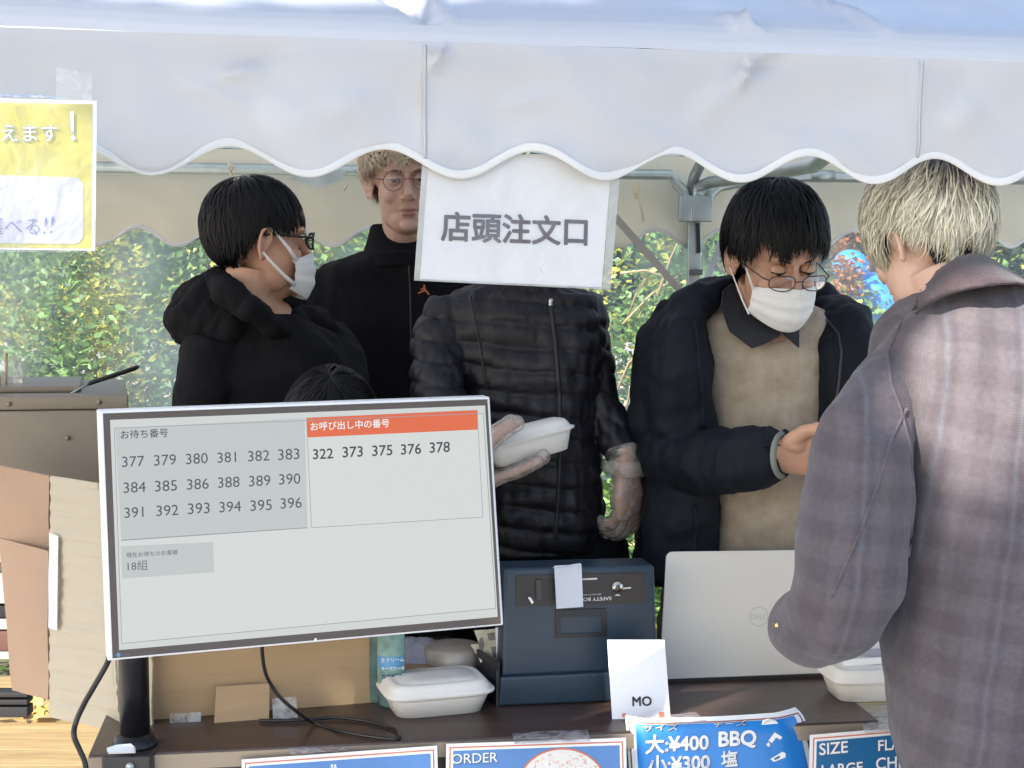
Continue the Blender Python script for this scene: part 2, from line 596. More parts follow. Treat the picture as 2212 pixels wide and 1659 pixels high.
def shrub(name, label, c, r, n, per, cs, leaf, lm, seed, stems=5, cat='shrub', ym=None):
    t = thing(name, label, cat, (c[0], c[1], -0.1))
    p = clumps(c, r, n, per, cs, seed)
    q = np.random.default_rng(seed)
    pick = q.random(len(p)) < 0.0
    if ym is not None:
        # the outermost sprays carry young yellow leaves
        cl = vnoise(p * 3.1 + seed)
        pick = cl > ym
    link('foliage', leaf_mesh(p[~pick], leaf, seed=seed), lm, t, False)
    if pick.any():
        link('young_foliage', leaf_mesh(p[pick], leaf * 0.85, seed=seed + 1), L_yel, t, False)
    for k in range(stems):
        a = q.random() * 6.28; e = Vector((c[0] + r[0] * .75 * math.cos(a), c[1] + r[1] * .6 * math.sin(a), c[2] + r[2] * (.2 + .5 * q.random())))
        b = Vector((c[0] + 0.12 * math.cos(a) * r[0], c[1] + 0.12 * math.sin(a), -0.1))
        m_ = b.lerp(e, .5) + Vector((0, 0, .15 * r[2]))
        MB().tube([b, b.lerp(m_, .5) + Vector((.02, 0, .03)), m_, m_.lerp(e, .5), e], [.02, .016, .012, .008, .004], 6).build('stem', bark, t, True)
    adopt(t)
    return t

shrub('leafy_shrub', 'broad dense green shrub behind the grey metal cooker', (-1.75, 6.4, 1.02), (0.95, 0.55, 0.95), 620, 34, 0.085, 0.042, L_mid, 11, ym=0.60)
shrub('leafy_shrub', 'yellow-tipped shrub between the cooker and the hooded worker', (-0.98, 7.2, 1.15), (0.62, 0.5, 0.78), 300, 30, 0.09, 0.045, L_mid, 12, ym=0.56)
shrub('leafy_shrub', 'low bright shrub at the foot of the taller ones, right of the cooker', (-1.0, 6.2, 0.30), (0.45, 0.35, 0.42), 170, 26, 0.06, 0.036, L_mid, 13, ym=0.48)
shrub('leafy_shrub', 'shrub behind the tall worker with the curly hair', (-0.35, 7.4, 1.0), (0.55, 0.5, 0.9), 200, 26, 0.1, 0.05, L_drk, 14, ym=0.62)
shrub('leafy_shrub', 'shrub tangled with dry stems seen right of the white order sign', (0.58, 6.3, 1.05), (0.55, 0.5, 0.72), 260, 24, 0.08, 0.042, L_mid, 15, ym=0.62)
shrub('leafy_shrub', 'sunlit ground shrub between the puffer jacket and the navy jacket', (0.55, 5.55, 0.22), (0.45, 0.35, 0.32), 170, 24, 0.05, 0.034, L_mid, 16, ym=0.45)
shrub('leafy_shrub', 'green shrub below the person in blue', (1.62, 7.2, 0.75), (0.55, 0.45, 0.62), 220, 26, 0.09, 0.045, L_mid, 17, ym=0.5)
shrub('leafy_shrub', 'pale shrub behind the silver-haired customer', (2.75, 7.6, 0.9), (0.6, 0.5, 0.9), 170, 24, 0.1, 0.05, L_mid, 18, ym=0.6)
shrub('autumn_shrub', 'small orange-leaved shrub beside the distant person in blue', (W(1838, 1, 8.2).x, 8.2, 1.42), (0.10, 0.1, 0.13), 26, 16, 0.03, 0.04, L_aut, 33, stems=2)
# dry bamboo-like stems
ds = thing('dry_stems', 'tangle of bleached dry stems leaning in the shrub beside the tent post', 'stems', (0.55, 5.6, -0.1))
q = np.random.default_rng(5)
for k, (x0, y0, x1, y1) in enumerate([(1345, 700, 1475, 590), (1420, 640, 1475, 500), (1340, 590, 1440, 600), (1330, 850, 1400, 740), (1395, 600, 1350, 700), (1350, 900, 1390, 780), (1600, 700, 1520, 600), (1545, 560, 1590, 640)]):
    a = W(x0, y0, 5.6 + .25 * q.random()); b = W(x1, y1, 5.65 + .25 * q.random())
    m_ = a.lerp(b, .5) + Vector((q.normal() * .01, 0, .02))
    MB().tube([a, m_, b], [.0055, .0045, .003], 6).build('stem', dry, ds, True)
adopt(ds)

def tree(label, x, y, h, cr, n, per, leaf, lm, seed, trunk_r=0.12, name='leafy_tree', lean=0.2):
    t = thing(name, label, 'tree', (x, y, -0.1))
    top = Vector((x + lean, y, h * .62))
    MB().tube([(x, y, -.1), (x + lean * .3, y, h * .25), top], [trunk_r, trunk_r * .8, trunk_r * .45], 10).build('trunk', bark, t, True)
    q = np.random.default_rng(seed)
    for k in range(6):
        a = k * 1.05 + q.random(); s = Vector((x + lean * .5, y, h * (.3 + .06 * k)))
        e = s + Vector((math.cos(a) * cr[0] * .7, math.sin(a) * cr[1] * .7, cr[2] * (.3 + .4 * q.random())))
        MB().tube([s, s.lerp(e, .5) + Vector((0, 0, .1)), e], [trunk_r * .4, trunk_r * .25, trunk_r * .1], 6).build('limb', bark, t, True)
    p = clumps((x + lean, y, h - cr[2]), cr, n, per, leaf * 2.2, seed)
    link('crown', leaf_mesh(p, leaf, seed=seed), lm, t, False)
    adopt(t); return t
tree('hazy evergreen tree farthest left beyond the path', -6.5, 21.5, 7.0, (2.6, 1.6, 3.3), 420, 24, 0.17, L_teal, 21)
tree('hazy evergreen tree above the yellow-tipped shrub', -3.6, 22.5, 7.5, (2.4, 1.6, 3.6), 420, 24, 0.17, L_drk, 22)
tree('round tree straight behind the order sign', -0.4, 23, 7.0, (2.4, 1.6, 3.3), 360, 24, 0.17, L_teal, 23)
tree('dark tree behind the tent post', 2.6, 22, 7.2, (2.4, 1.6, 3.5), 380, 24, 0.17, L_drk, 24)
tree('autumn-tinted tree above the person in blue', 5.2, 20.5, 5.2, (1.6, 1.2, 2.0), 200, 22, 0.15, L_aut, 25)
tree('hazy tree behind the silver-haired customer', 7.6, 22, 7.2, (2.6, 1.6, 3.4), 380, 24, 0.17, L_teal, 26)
tree('thin dark tree rising out of the left shrub', -1.35, 8.6, 3.6, (0.7, 0.6, 1.1), 120, 22, 0.07, L_drk, 27, trunk_r=0.05)
hw = MB().box((-30, 26, -.1), (30, 26.6, 2.9)).build('hedge_bank', mat('hedge', (0.035, 0.06, 0.03), 0.95, var=0.5, vscale=1.3, bump=1, bscale=8))
tag(hw, kind='structure')
q = np.random.default_rng(40)
pts = np.stack([q.uniform(-14, 14, 16000), q.uniform(25.2, 26, 16000), q.uniform(0, 3.6, 16000)], 1)
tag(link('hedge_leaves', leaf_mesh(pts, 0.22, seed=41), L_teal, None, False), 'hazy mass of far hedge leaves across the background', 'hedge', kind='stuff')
# undergrowth
pts = np.stack([q.uniform(-3.2, 3.4, 26000), q.uniform(5.45, 12.0, 26000), 0.22 * q.random(26000) ** 1.5 - .1], 1)
tag(link('ground_cover', leaf_mesh(pts, 0.045, seed=42), L_mid, None, False), 'low leafy ground cover between deck and path', 'ground cover', kind='stuff')
# low wall beyond the path
wl = MB().box((-9, 20.0, -.1), (2.0, 20.3, 0.42)).build('low_wall', mat('grey_stone', (0.24, 0.25, 0.25), 0.9, var=0.25, vscale=4), None)
tag(wl, 'low grey wall beyond the sunlit path', 'wall')

# unseen tree added behind the viewer to block sun; gaps cut for sun patches
shade = thing('added_shade_tree', 'tall unseen tree added to shade the stall, gaps cut in its crown', 'tree', (-5.2, -3.6, -0.1))
T0 = Vector((0.42, 1.86, 1.18))
cc = T0 + SUN * 5.6
q = np.random.default_rng(50)
e1 = SUN.orthogonal().normalized(); e2 = SUN.cross(e1)
n = 24000
ang = q.random(n) * 2 * math.pi; rr = np.sqrt(q.random(n)) * 1.72
dp = q.normal(size=n) * 0.45
P = np.array(cc)[None] + (np.cos(ang) * rr)[:, None] * np.array(e1) + (np.sin(ang) * rr)[:, None] * np.array(e2) + dp[:, None] * np.array(SUN)
GAPS = [(W(2050, 800, 1.92), 0.055), (W(2130, 765, 1.92), 0.075), (W(2215, 770, 1.92), 0.08), (W(2065, 880, 1.92), 0.0), (W(2110, 960, 1.92), -0.005), (W(2120, 1030, 1.92), -0.010), (W(2127, 1090, 1.92), -0.015),
        (W(90, 310, 1.58), 0.02), (W(60, 430, 1.58), 0.03),
        (W(240, 18, 1.85), 0.02), (W(420, 22, 1.88), 0.03), (W(600, 26, 1.91), 0.03), (W(780, 30, 1.94), 0.03), (W(940, 34, 1.96), 0.015), (Vector((-0.80, 2.3, 2.14)), 0.12), (Vector((-0.5, 2.35, 2.15)), 0.09), (Vector((-0.2, 2.35, 2.15)), 0.04)]
keep = np.ones(n, bool)
S_ = np.array(SUN)
for T, r_ in GAPS:
    v = P - np.array(T); v = v - (v @ S_)[:, None] * S_
    dist = np.linalg.norm(v, axis=1)
    keep &= dist > r_ + 0.06
link('crown', leaf_mesh(P[keep], 0.115, seed=51), L_drk, shade, False)
MB().tube([(-5.2, -3.6, -.1), (-5.1, -3.5, 1.6), (-4.8, -3.3, 2.8), cc - Vector((.6, .6, .8))], [.2, .17, .14, .08], 12).build('trunk', bark, shade, True)
for k in range(7):
    a = k * .9; s0 = Vector((-4.8, -3.3, 2.8))
    e_ = cc + e1 * math.cos(a) * 1.7 + e2 * math.sin(a) * 1.7 + SUN * .8
    MB().tube([s0, s0.lerp(e_, .5) + SUN * .5, e_], [.07, .05, .02], 6).build('limb', bark, shade, True)
adopt(shade)

# ================================================================== the tent
F0 = Vector((-0.421, 1.75, 0)); FD = Vector((1.072, 0.25, 0)).normalized(); PER = 0.1835
FN = Vector((FD.y, -FD.x, 0))            # towards the viewer
DEPTH = 1.84
ZE = 1.812
tent = thing('festival_tent', 'white festival tent with a scalloped valance over the stall', 'tent', (0.2, 2.8, -0.045))
S0, S1 = -1.75, 2.55
vinyl_c = mat('canopy_vinyl', (0.74, 0.75, 0.77), 0.27, spec=0.7, var=0.02, vscale=3, bump=0.05, bscale=6, trans=0.45, coat=1.0)
vinyl_w = mat('tent_vinyl', (0.62, 0.62, 0.625), 0.42, spec=0.5, var=0.03, vscale=3, bump=0.10, bscale=9, trans=0.35, coat=0.3)
vinyl_glow = mat('tent_vinyl_painted_glow', (0.90, 0.80, 0.60), 0.5, var=0.05, vscale=3, bump=0.15, bscale=7, trans=0.5)  # back valance: warm light shining through is painted into a paler, yellower colour
piping_m = mat('tent_binding', (0.60, 0.60, 0.575), 0.55, bump=0.1, bscale=120)

def zb(s, lo=1.6475, hi=1.683, ph=0.0):
    c = math.cos(2 * math.pi * (s - ph) / PER)       # trough at s = 0
    c = c
    return (hi + lo) / 2 - (hi - lo) / 2 * c * 0.98
def crease(s, z, pts):
    d = 0
    for (sa, za, sb, zb_, wd, am) in pts:
        dx, dz = sb - sa, zb_ - za; L2 = dx * dx + dz * dz
        t = max(0, min(1, ((s - sa) * dx + (z - za) * dz) / L2))
        e = math.hypot(s - sa - dx * t, z - za - dz * t)
        d += 1.9 * am * math.exp(-(e / wd) ** 2) * (math.sin(math.pi * min(1, max(0, t * .9 + .05))) ** .5)
    return d
def sx(px):   # distance along the eave where a photo column meets the valance
    r_ = ray(px, 300); n_ = FN; t = (F0 - Vector((0, 0, 0))).dot(n_) / (Vector((r_.x, r_.y, 0)).dot(n_))
    return (Vector((r_.x, r_.y, 0)) * t - F0).dot(FD)
CR = [(sx(470), 1.765, sx(560), 1.775, .010, .006), (sx(410), 1.755, sx(520), 1.73, .012, .004), (sx(935), ZE - .035, sx(965), ZE, .006, .010), (sx(920), ZE, sx(918), 1.69, .003, .002),
      (sx(1595), ZE - .045, sx(1640), ZE + .005, .006, .012), (sx(1610), 1.79, sx(1690), ZE, .012, -.006), (sx(1985), ZE, sx(1970), 1.69, .003, .0022),
      (sx(620), 1.80, sx(470), 1.77, .009, -.004), (sx(700), 1.72, sx(800), 1.745, .02, .004), (sx(1080), 1.735, sx(1180), 1.75, .012, .003), (sx(1500), 1.72, sx(1590), 1.77, .02, .005), (sx(2050), 1.72, sx(2110), 1.76, .02, .005)]
def sheet(rows, cols, fn):
    vs = [fn(i / (cols), j / (rows)) for j in range(rows + 1) for i in range(cols + 1)]
    fs = [(j * (cols + 1) + i, j * (cols + 1) + i + 1, (j + 1) * (cols + 1) + i + 1, (j + 1) * (cols + 1) + i) for j in range(rows) for i in range(cols)]
    return vs, fs
def nz3(a, b, c=0.0):
    return noise.noise(Vector((a, b, c)))
def valance(base, nrm, s0, s1, ze, lo, hi, ph, wob, cr, seed, name='valance', m=None, cols=520, rows=34):
    def fn(u, v):
        s = s0 + (s1 - s0) * u
        b = zb(s, lo, hi, ph)
        z = ze + (b - ze) * v
        d = wob * (nz3(s * 5, z * 6, seed) * 1.0 + .5 * nz3(s * 13 + z * 9, z * 14 - s * 4, seed + 3)) * (0.3 + v * .9) + crease(s, z, cr)
        d *= min(1, (ze - z) / .012 + .02)
        p = base + FD * s + nrm * d; p.z = z
        return p
    vs, fs = sheet(rows, cols, fn)
    o = MB().add(vs, fs).build(name, m or vinyl_w, tent, True)
    edge = vs[rows * (cols + 1):]
    mb = MB()
    mb.rings([[e + nrm * (.0014 * math.cos(a)) + Vector((0, 0, .0052 + .0058 * math.sin(a))) for a in [2 * math.pi * k / 10 for k in range(10)]] for e in edge])
    mb.build('piping', piping_m, tent, True)
    return o
valance(F0, FN, S0, S1, ZE, 1.6475, 1.683, 0.0, 0.016, CR, 1.0)
BB = F0 - FN * DEPTH
phb = (W(385, 530, 3.55) - BB).dot(FD) % PER
valance(BB, -FN, S0, S1, ZE, 1.578, 1.622, phb, 0.014, [], 5.0, m=vinyl_glow, cols=420, rows=20)
# roof: rolls over the eave bar and rises to the ridge
def roof(u, v):
    s = S0 + (S1 - S0) * u
    prof = [(0, 0), (.004, .012), (.012, .024), (.022, .034), (.045, .048), (.10, .075), (.35, .19), (.62, .31), (.92, .45)]
    prof = prof + [(DEPTH - a, b) for a, b in reversed(prof[:-1])]
    t = v * (len(prof) - 1); i = min(int(t), len(prof) - 2); f = t - i
    b = prof[i][0] * (1 - f) + prof[i + 1][0] * f; z = prof[i][1] * (1 - f) + prof[i + 1][1] * f
    w_ = nz3(s * 4, b * 6, 8) * .006 + .005 * nz3(s * 14 - b * 20, b * 5, 2) * min(1, b * 6)
    if .012 < b < 1.0:
        w_ += crease(s, b, [(sx(965), .0, sx(925), .22, .010, .014), (sx(965), .0, sx(780), .2, .014, -.010), (sx(1640), 0, sx(1600), .05, .008, .012), (sx(1930), .03, sx(1800), .3, .012, .007)])
    sag = -0.02 * math.sin(math.pi * b / DEPTH * 2) ** 2
    p = F0 + FD * s - FN * (b) + FN * (w_ * .4)
    p.z = ZE + z + w_ + sag
    return p
vs, fs = sheet(80, 300, roof)
MB().add(vs, fs).build('canopy', vinyl_c, tent, True)
# seams in the canopy fabric
for px in (918, 1985):
    s = sx(px)
    mb = MB(); pts = []
    for k in range(24):
        z = ZE - .004 - k * (ZE - .012 - zb(s)) / 23
        d = 0.016 * (nz3(s * 5, z * 6, 1.0) + .5 * nz3(s * 13 + z * 9, z * 14 - s * 4, 4.0)) * (.3 + .9 * (ZE - z) / (ZE - zb(s))) + crease(s, z, CR)
        p = F0 + FD * s + FN * (d + .0012); p.z = z; pts.append(p)
    mb.rings([[p - FD * .0022, p + FN * .0004, p + FD * .0022, p - FN * .002] for p in pts])
    mb.build('seam', vinyl_w, tent, True)

galv = mat('galvanised', (0.40, 0.46, 0.45), 0.38, metal=0.75, var=0.15, vscale=18)
galvd = mat('galvanised_dull', (0.30, 0.30, 0.28), 0.55, metal=0.4, var=0.2, vscale=18)
blackp = mat('black_plastic', (0.01, 0.01, 0.012), 0.4)
def L2(base, s, z, off=0.0):
    p = base + FD * s + FN * off; p.z = z; return p
# eave bars (front one hidden behind the valance, back one seen)
MB().tube([L2(F0, S0, ZE - .014, -.05), L2(F0, S1, ZE - .014, -.05)], .0125, 12).build('eave_bar', galv, tent, True)
sb = lambda px, d=3.6: (W(px, 400, d) - BB).dot(FD)
zbar = 1.763
MB().tube([L2(BB, S0, zbar, .03), L2(BB, sb(1440, 3.83), zbar, .03)] + [W(1462, 398, 3.80), W(1477, 412, 3.80), W(1483, 432, 3.80), W(1484, 462, 3.80)], .0135, 12).build('eave_bar', galv, tent, True)
MB().tube([W(1525, 462, 3.82), W(1526, 440, 3.82), W(1534, 420, 3.82), W(1552, 404, 3.83), W(1590, 396, 3.84), L2(BB, sb(1740, 3.9), zbar, .03), L2(BB, S1, zbar, .03)], .0135, 12).build('eave_bar', galv, tent, True)
MB().tube([L2(BB, sb(1745, 3.9), zbar + .002, .03), L2(BB, sb(1800, 3.9), zbar + .002, .03)], .0165, 12).build('sleeve', galv, tent, True)
# gusset plate behind the hooded worker
p = [W(625, 372, 3.5), W(632, 388, 3.5), W(665, 399, 3.5), W(688, 404, 3.5), W(712, 398, 3.5), W(740, 388, 3.5), W(747, 368, 3.5)]
MB().add(p + [a + Vector((0, .004, 0)) for a in p], [tuple(range(7)), tuple(range(13, 6, -1))] + [(i, i + 7, (i + 1) % 7 + 7, (i + 1) % 7) for i in range(7)]).build('gusset', galv, tent)
# rafters
MB().tube([W(1512, 470, 3.80), W(1506, 420, 3.80), W(1508, 405, 3.80), W(1535, 393, 3.76), W(1600, 386, 3.6), W(1760, 358, 3.2), L2(F0, sx(2010), ZE - .02, -.03)], .0155, 12).build('rafter', galv, tent, True)
MB().tube([W(1492, 470, 3.82), W(1493, 415, 3.82), W(1500, 380, 3.80), W(1518, 345, 3.76), L2(F0, sx(1640), 2.22, -.92)], .0145, 12).build('rafter', galv, tent, True)
MB().tube([L2(F0, S0, 2.235, -.92), L2(F0, S1, 2.235, -.92)], .014, 12).build('ridge_bar', galv, tent, True)
# leg brackets and legs
for x in (1483, 1520):
    c = W(x, 450, 3.79); MB().box((c.x - .020 if x < 1500 else c.x - .030, c.y - .016, c.z - .034), (c.x + .014 if x < 1500 else c.x + .022, c.y + .016, c.z + .032)).build('bracket', galv, tent, bevel=.004)
pt_ = W(1500, 440, 3.83)
MB().box((pt_.x - .017, pt_.y - .017, 1.15), (pt_.x + .017, pt_.y + .017, pt_.z)).build('leg', galv, tent, bevel=.003)
MB().box((pt_.x - .013, pt_.y - .013, -.045), (pt_.x + .013, pt_.y + .013, 1.15)).build('leg', galv, tent, bevel=.003)
c = W(1514, 560, 3.80)
MB().hexa([W(1504, 482, 3.80), W(1511, 482, 3.80), W(1514, 545, 3.80), W(1506, 548, 3.80)], [a + Vector((0, .01, 0)) for a in (W(1504, 482, 3.80), W(1511, 482, 3.80), W(1514, 545, 3.80), W(1506, 548, 3.80))]).build('clip', blackp, tent)
MB().box((c.x - .030, c.y - .012, W(0, 594, 3.8).z), (c.x + .004, c.y + .012, W(0, 582, 3.8).z)).build('clip', mat('clip_grey', (0.12, 0.13, 0.13), 0.4, metal=.6), tent, bevel=.002)
for s_, b_ in ((S0 + .05, F0), (S1 - .05, F0), (S0 + .05, BB), (S1 - .05, BB)):
    p = L2(b_, s_, 0, -.02 if b_ is F0 else .03)
    MB().box((p.x - .015, p.y - .015, -.045), (p.x + .015, p.y + .015, ZE - .02)).build('leg', galv, tent, bevel=.003)
# scissor braces
brm = mat('brace_grey', (0.36, 0.34, 0.31), 0.5, metal=0.3)
for a, b, d in [((1328, 468), (1470, 628), 3.7), ((1470, 628), (1560, 735), 3.7), ((1560, 520), (1512, 640), 3.9), ((1595, 585), (1500, 680), 3.95)]:
    A_, B_ = W(*a, d), W(*b, d + .05)
    t = (B_ - A_).normalized(); u_ = t.cross(Vector((0, 1, 0))).normalized() * .009; v_ = Vector((0, .004, 0))
    MB().rings([[A_ - u_ - v_, A_ + u_ - v_, A_ + u_ + v_, A_ - u_ + v_], [B_ - u_ - v_, B_ + u_ - v_, B_ + u_ + v_, B_ - u_ + v_]]).build('brace', brm, tent)
# tie cords
cord = mat('tie_cord', (0.62, 0.53, 0.38), 0.9)
for pts in ([(497, 352), (494, 366), (500, 378), (497, 388), (488, 395), (470, 405)], [(492, 352), (502, 360), (499, 372)], [(1381, 395), (1379, 420), (1383, 440), (1391, 478)], [(1376, 395), (1372, 415), (1374, 430)], [(2138, 405), (2128, 420), (2143, 418), (2135, 440)], [(750, 398), (742, 412)]):
    MB().tube([W(x, y, 3.42 if x < 1000 else (3.74 if x < 1600 else 3.85)) for x, y in pts], .0028, 6).build('tie_cord', cord, tent, True)
adopt(tent)

# clear weather sheet hung across the back of the tent
clearv = clear_mat('clear_vinyl', milk=0.35, gloss=0.05, rough=0.25, bump=0.5, bscale=2.2, stretch=(1, 1, .6), milkcol=(0.80, 0.90, 0.90))
def vs_fn(u, v):
    s = S0 + .05 + (S1 - S0 - .1) * u; z = 1.76 - 0.78 * v
    d = .028 * nz3(s * 3.1, z * 1.1, 3) + .012 * nz3(s * 9, z * 2.4, 9)
    p = BB + FD * s - FN * (.03 + d); p.z = z
    return p
vs, fs = sheet(40, 160, vs_fn)
o = MB().add(vs, fs).build('clear_sheet', clearv, None, True)
tag(o, 'crinkled clear plastic sheet hanging across the back of the tent', 'plastic sheet')
# ================================================================== table
TZ = CAMZ - 0.727
wood = mat('table_laminate', (0.058, 0.036, 0.029), 0.3, spec=0.5, var=0.25, vscale=6, bump=0.03, bscale=50, stretch=(1, 8, 1))
tabm = mat('table_edge', (0.035, 0.025, 0.02), 0.35)
def onT(x, y, h=0.0):
    """point on the table top (or h above it) seen at a pixel"""
    r_ = ray(x, y); t = (TZ + h - CAMZ) / r_.z
    return Vector((0, 0, CAMZ)) + r_ * t
fl = onT(190, 1632); fr = onT(1899, 1556)
tx = (fr - fl).normalized(); ty = Vector((-tx.y, tx.x, 0))
TD = 0.62
table = thing('folding_table', 'dark brown laminate table carrying the cash box and laptop', 'table', (0, 2.55, -0.045))
p = [fl, fr, fr + ty * TD, fl + ty * TD]
MB().hexa([a + Vector((0, 0, 0)) for a in p], [a - Vector((0, 0, .024)) for a in p]).build('tabletop', wood, table, bevel=.003)
e = [fl - ty * .003, fr - ty * .003, fr + ty * .001, fl + ty * .001]
MB().hexa([a - Vector((0, 0, .003)) for a in e], [a - Vector((0, 0, .026)) for a in e]).build('edge_band', mat('edge_band_metal', (0.33, 0.27, 0.20), 0.35, metal=.3), table)
e = [fl + ty * .006 + tx * .01, fr + ty * .006 - tx * .01, fr + ty * .02 - tx * .01, fl + ty * .02 + tx * .01]
MB().hexa([a - Vector((0, 0, .027)) for a in e], [a - Vector((0, 0, .09)) for a in e]).build('apron', tabm, table)
for s_, d_ in ((.05, .05), (1.15, .05), (.05, TD - .05), (1.15, TD - .05)):
    a = fl + tx * s_ + ty * d_
    MB().tube([(a.x, a.y, -.045), (a.x, a.y, TZ - .025)], .014, 10).build('leg', mat('leg_steel', (0.4, 0.4, 0.4), .4, metal=.8), table, True)
adopt(table)

# ================================================================== monitor on its pole
def W4(c): return [W(*a) for a in c]
mc = W4([(211, 888, 2.03), (1058, 857, 2.212), (1088, 1351, 2.215), (232, 1428, 2.033)])
MP = Plane(*mc)
mon = thing('monitor', 'large queue-number monitor with a thin white frame, tilted on its pole', 'monitor', (-0.3, 2.12, 1.15))
whitepl = mat('white_casing', (0.80, 0.81, 0.82), 0.4)
bezel = mat('bezel_dark', (0.075, 0.062, 0.058), 0.35)
MP.slab('casing', whitepl, 0.030, mon, bevel=.003)
def muv(x, y):
    # inverse of the bilinear panel mapping
    t = MP.hit(x, y); u = v = .5
    for _ in range(14):
        p0 = MP.pt(u, v); du = (MP.pt(u + 1e-3, v) - p0) / 1e-3; dv = (MP.pt(u, v + 1e-3) - p0) / 1e-3
        e = t - p0; a, b, c = du.dot(du), du.dot(dv), dv.dot(dv); D = a * c - b * b
        u += (c * e.dot(du) - b * e.dot(dv)) / D; v += (a * e.dot(dv) - b * e.dot(du)) / D
    return u, v
MP.slab('bezel', bezel, 0.004, mon, .012, .010, .992, .990, .0015)
s0 = muv(230, 905); s1 = muv(1073, 1334)
scr = MP.slab('screen', emit_mat('screen_lit', (208, 209, 202)), 0.003, mon, .028, .036, .984, .958, .0025)
lite = emit_mat('screen_panel', (204, 205, 199)); gray = emit_mat('screen_grey', (193, 196, 191)); line = emit_mat('screen_line', (150, 155, 160))
orange = emit_mat('screen_orange', (224, 106, 66)); dark = emit_mat('screen_text', (62, 64, 72)); mid = emit_mat('screen_text_mid', (80, 82, 90)); wht = emit_mat('screen_white', (240, 240, 238))
pale = emit_mat('screen_pale', (213, 214, 207))
MP.pxquad('content_area', pale, [(247, 925), (1044, 893), (1071, 1314), (263, 1390)], scr, off=.0028, th=.0001)
def frameline(name, pts, m, wd=1.3, off=.0031):
    for a, b in zip(pts, pts[1:] + pts[:1]):
        dx, dy = b[0] - a[0], b[1] - a[1]; l = math.hypot(dx, dy); nx, ny = -dy / l * wd / 2, dx / l * wd / 2
        MP.pxquad(name, m, [(a[0] + nx, a[1] + ny), (b[0] + nx, b[1] + ny), (b[0] - nx, b[1] - ny), (a[0] - nx, a[1] - ny)], scr, off=off, th=.0001)
frameline('border_line', [(247, 925), (1044, 893), (1071, 1314), (263, 1390)], line, 1.4, .0033)
MP.pxquad('waiting_panel', gray, [(249, 925), (658, 903), (664, 1140), (262, 1167)], scr, off=.0030, th=.0001)
MP.pxquad('panel_shadow', line, [(262, 1166), (664, 1139), (664, 1141), (262, 1168.5)], scr, off=.0034, th=.0001)
frameline('calling_border', [(662, 903), (1031, 886), (1043, 1117), (673, 1140)], line, 1.2, .0030)
MP.pxquad('calling_header', orange, [(662, 903), (1031, 886), (1032, 928), (664, 945)], scr, off=.0032, th=.0001)
MP.pxquad('count_panel', gray, [(261, 1180), (460, 1171), (463, 1236), (264, 1250)], scr, off=.0030, th=.0001)
T = lambda s, a, b, m, bold=0.0: text(MP, s, a, b, m, scr, bold=bold, off=.0036)
T('お待ち番号', (261, 947), (363, 942), dark, .006)
T('お呼び出し中の番号', (671, 929), (841, 921), wht, .016)
rows = [(['377', '379', '380', '381', '382', '383'], [264, 333, 402, 470, 536, 601], [1009, 1006, 1003, 1000, 997, 994], 48),
        (['384', '385', '386', '388', '389', '390'], [267, 335, 404, 471, 538, 603], [1065, 1062, 1058, 1054, 1051, 1047], 48),
        (['391', '392', '393', '394', '395', '396'], [269, 338, 406, 474, 541, 606], [1119, 1115, 1111, 1107, 1104, 1099], 48)]
for tx_, xs, ys, wd in rows:
    for s_, x, y in zip(tx_, xs, ys):
        T(s_, (x, y), (x + wd * (.86 if s_[-1] == '1' else 1) * (1 - .04 * (x - 264) / 340), y - 2.5), mid, 0)
for s_, x, y in zip(['322', '373', '375', '376', '378'], [676, 740, 804, 866, 928], [992, 988, 985, 982, 978]):
    T(s_, (x, y), (x + 44, y - 2.2), dark, .014)
T('現在お待ちのお客様', (273, 1204), (384, 1197), mid, .002)
T('18組', (276, 1232), (319, 1229), mid, -.004)
# maker mark, power lamp and touch marks on the lower bezel
MP.pxquad('maker_mark', emit_mat('mark_blue', (110, 150, 190)), [(250, 1415), (256, 1409), (262, 1414), (256, 1421)], mon, off=.0022, th=.0002)
text(MP, 'EIZO', (264, 1419), (282, 1417), mat('mark_grey', (0.16, 0.16, 0.16), .5), mon, name='maker_lettering', off=.0022)
MP.pxquad('power_lamp', mat('lamp_white', (0.8, 0.8, 0.85), .4), [(679, 1379), (684, 1378.6), (684, 1384), (679, 1384.4)], mon, off=.0022, th=.0002)
for k in range(7):
    x = 943 + k * 17; MP.pxquad('touch_mark', mat('touch_mark', (0.35, 0.35, 0.37), .4), [(x, 1361 - k * 1.6), (x + 2, 1360.8 - k * 1.6), (x + 2, 1364 - k * 1.6), (x, 1364.2 - k * 1.6)], mon, off=.0022, th=.0002)
MP.slab('rear_housing', whitepl, 0.035, mon, .25, .2, .75, .75, -.031, bevel=.006)
adopt(mon)
polem = mat('pole_black', (0.012, 0.012, 0.014), 0.28, metal=0.3, bump=.05, bscale=200)
stnd = thing('monitor_stand', 'black round steel pole clamped to the left end of the table edge', 'stand', (-0.55, 2.16, TZ))
pc = W(290, 1500, 2.17)
MB().tube([(pc.x, pc.y, TZ + .004), (pc.x, pc.y, 1.16)], .0222, 28).build('pole', polem, stnd, True)
MB().tube([(pc.x, pc.y, TZ + .002), (pc.x, pc.y, TZ + .008), (pc.x, pc.y, TZ + .022)], [.034, .034, .027], 28).build('collar', polem, stnd, True)
MB().box((pc.x - .037, pc.y - .052, TZ - .075), (pc.x + .035, pc.y + .03, TZ + .0035)).build('clamp', mat('clamp_black', (0.03, 0.027, 0.027), .45), stnd, bevel=.004)
bp_ = W(281, 1656, pc.y - .055); MB().tube([bp_ + Vector((0, .006, 0)), bp_ - Vector((0, .003, 0))], .006, 14).build('bolt', galv, stnd, True)
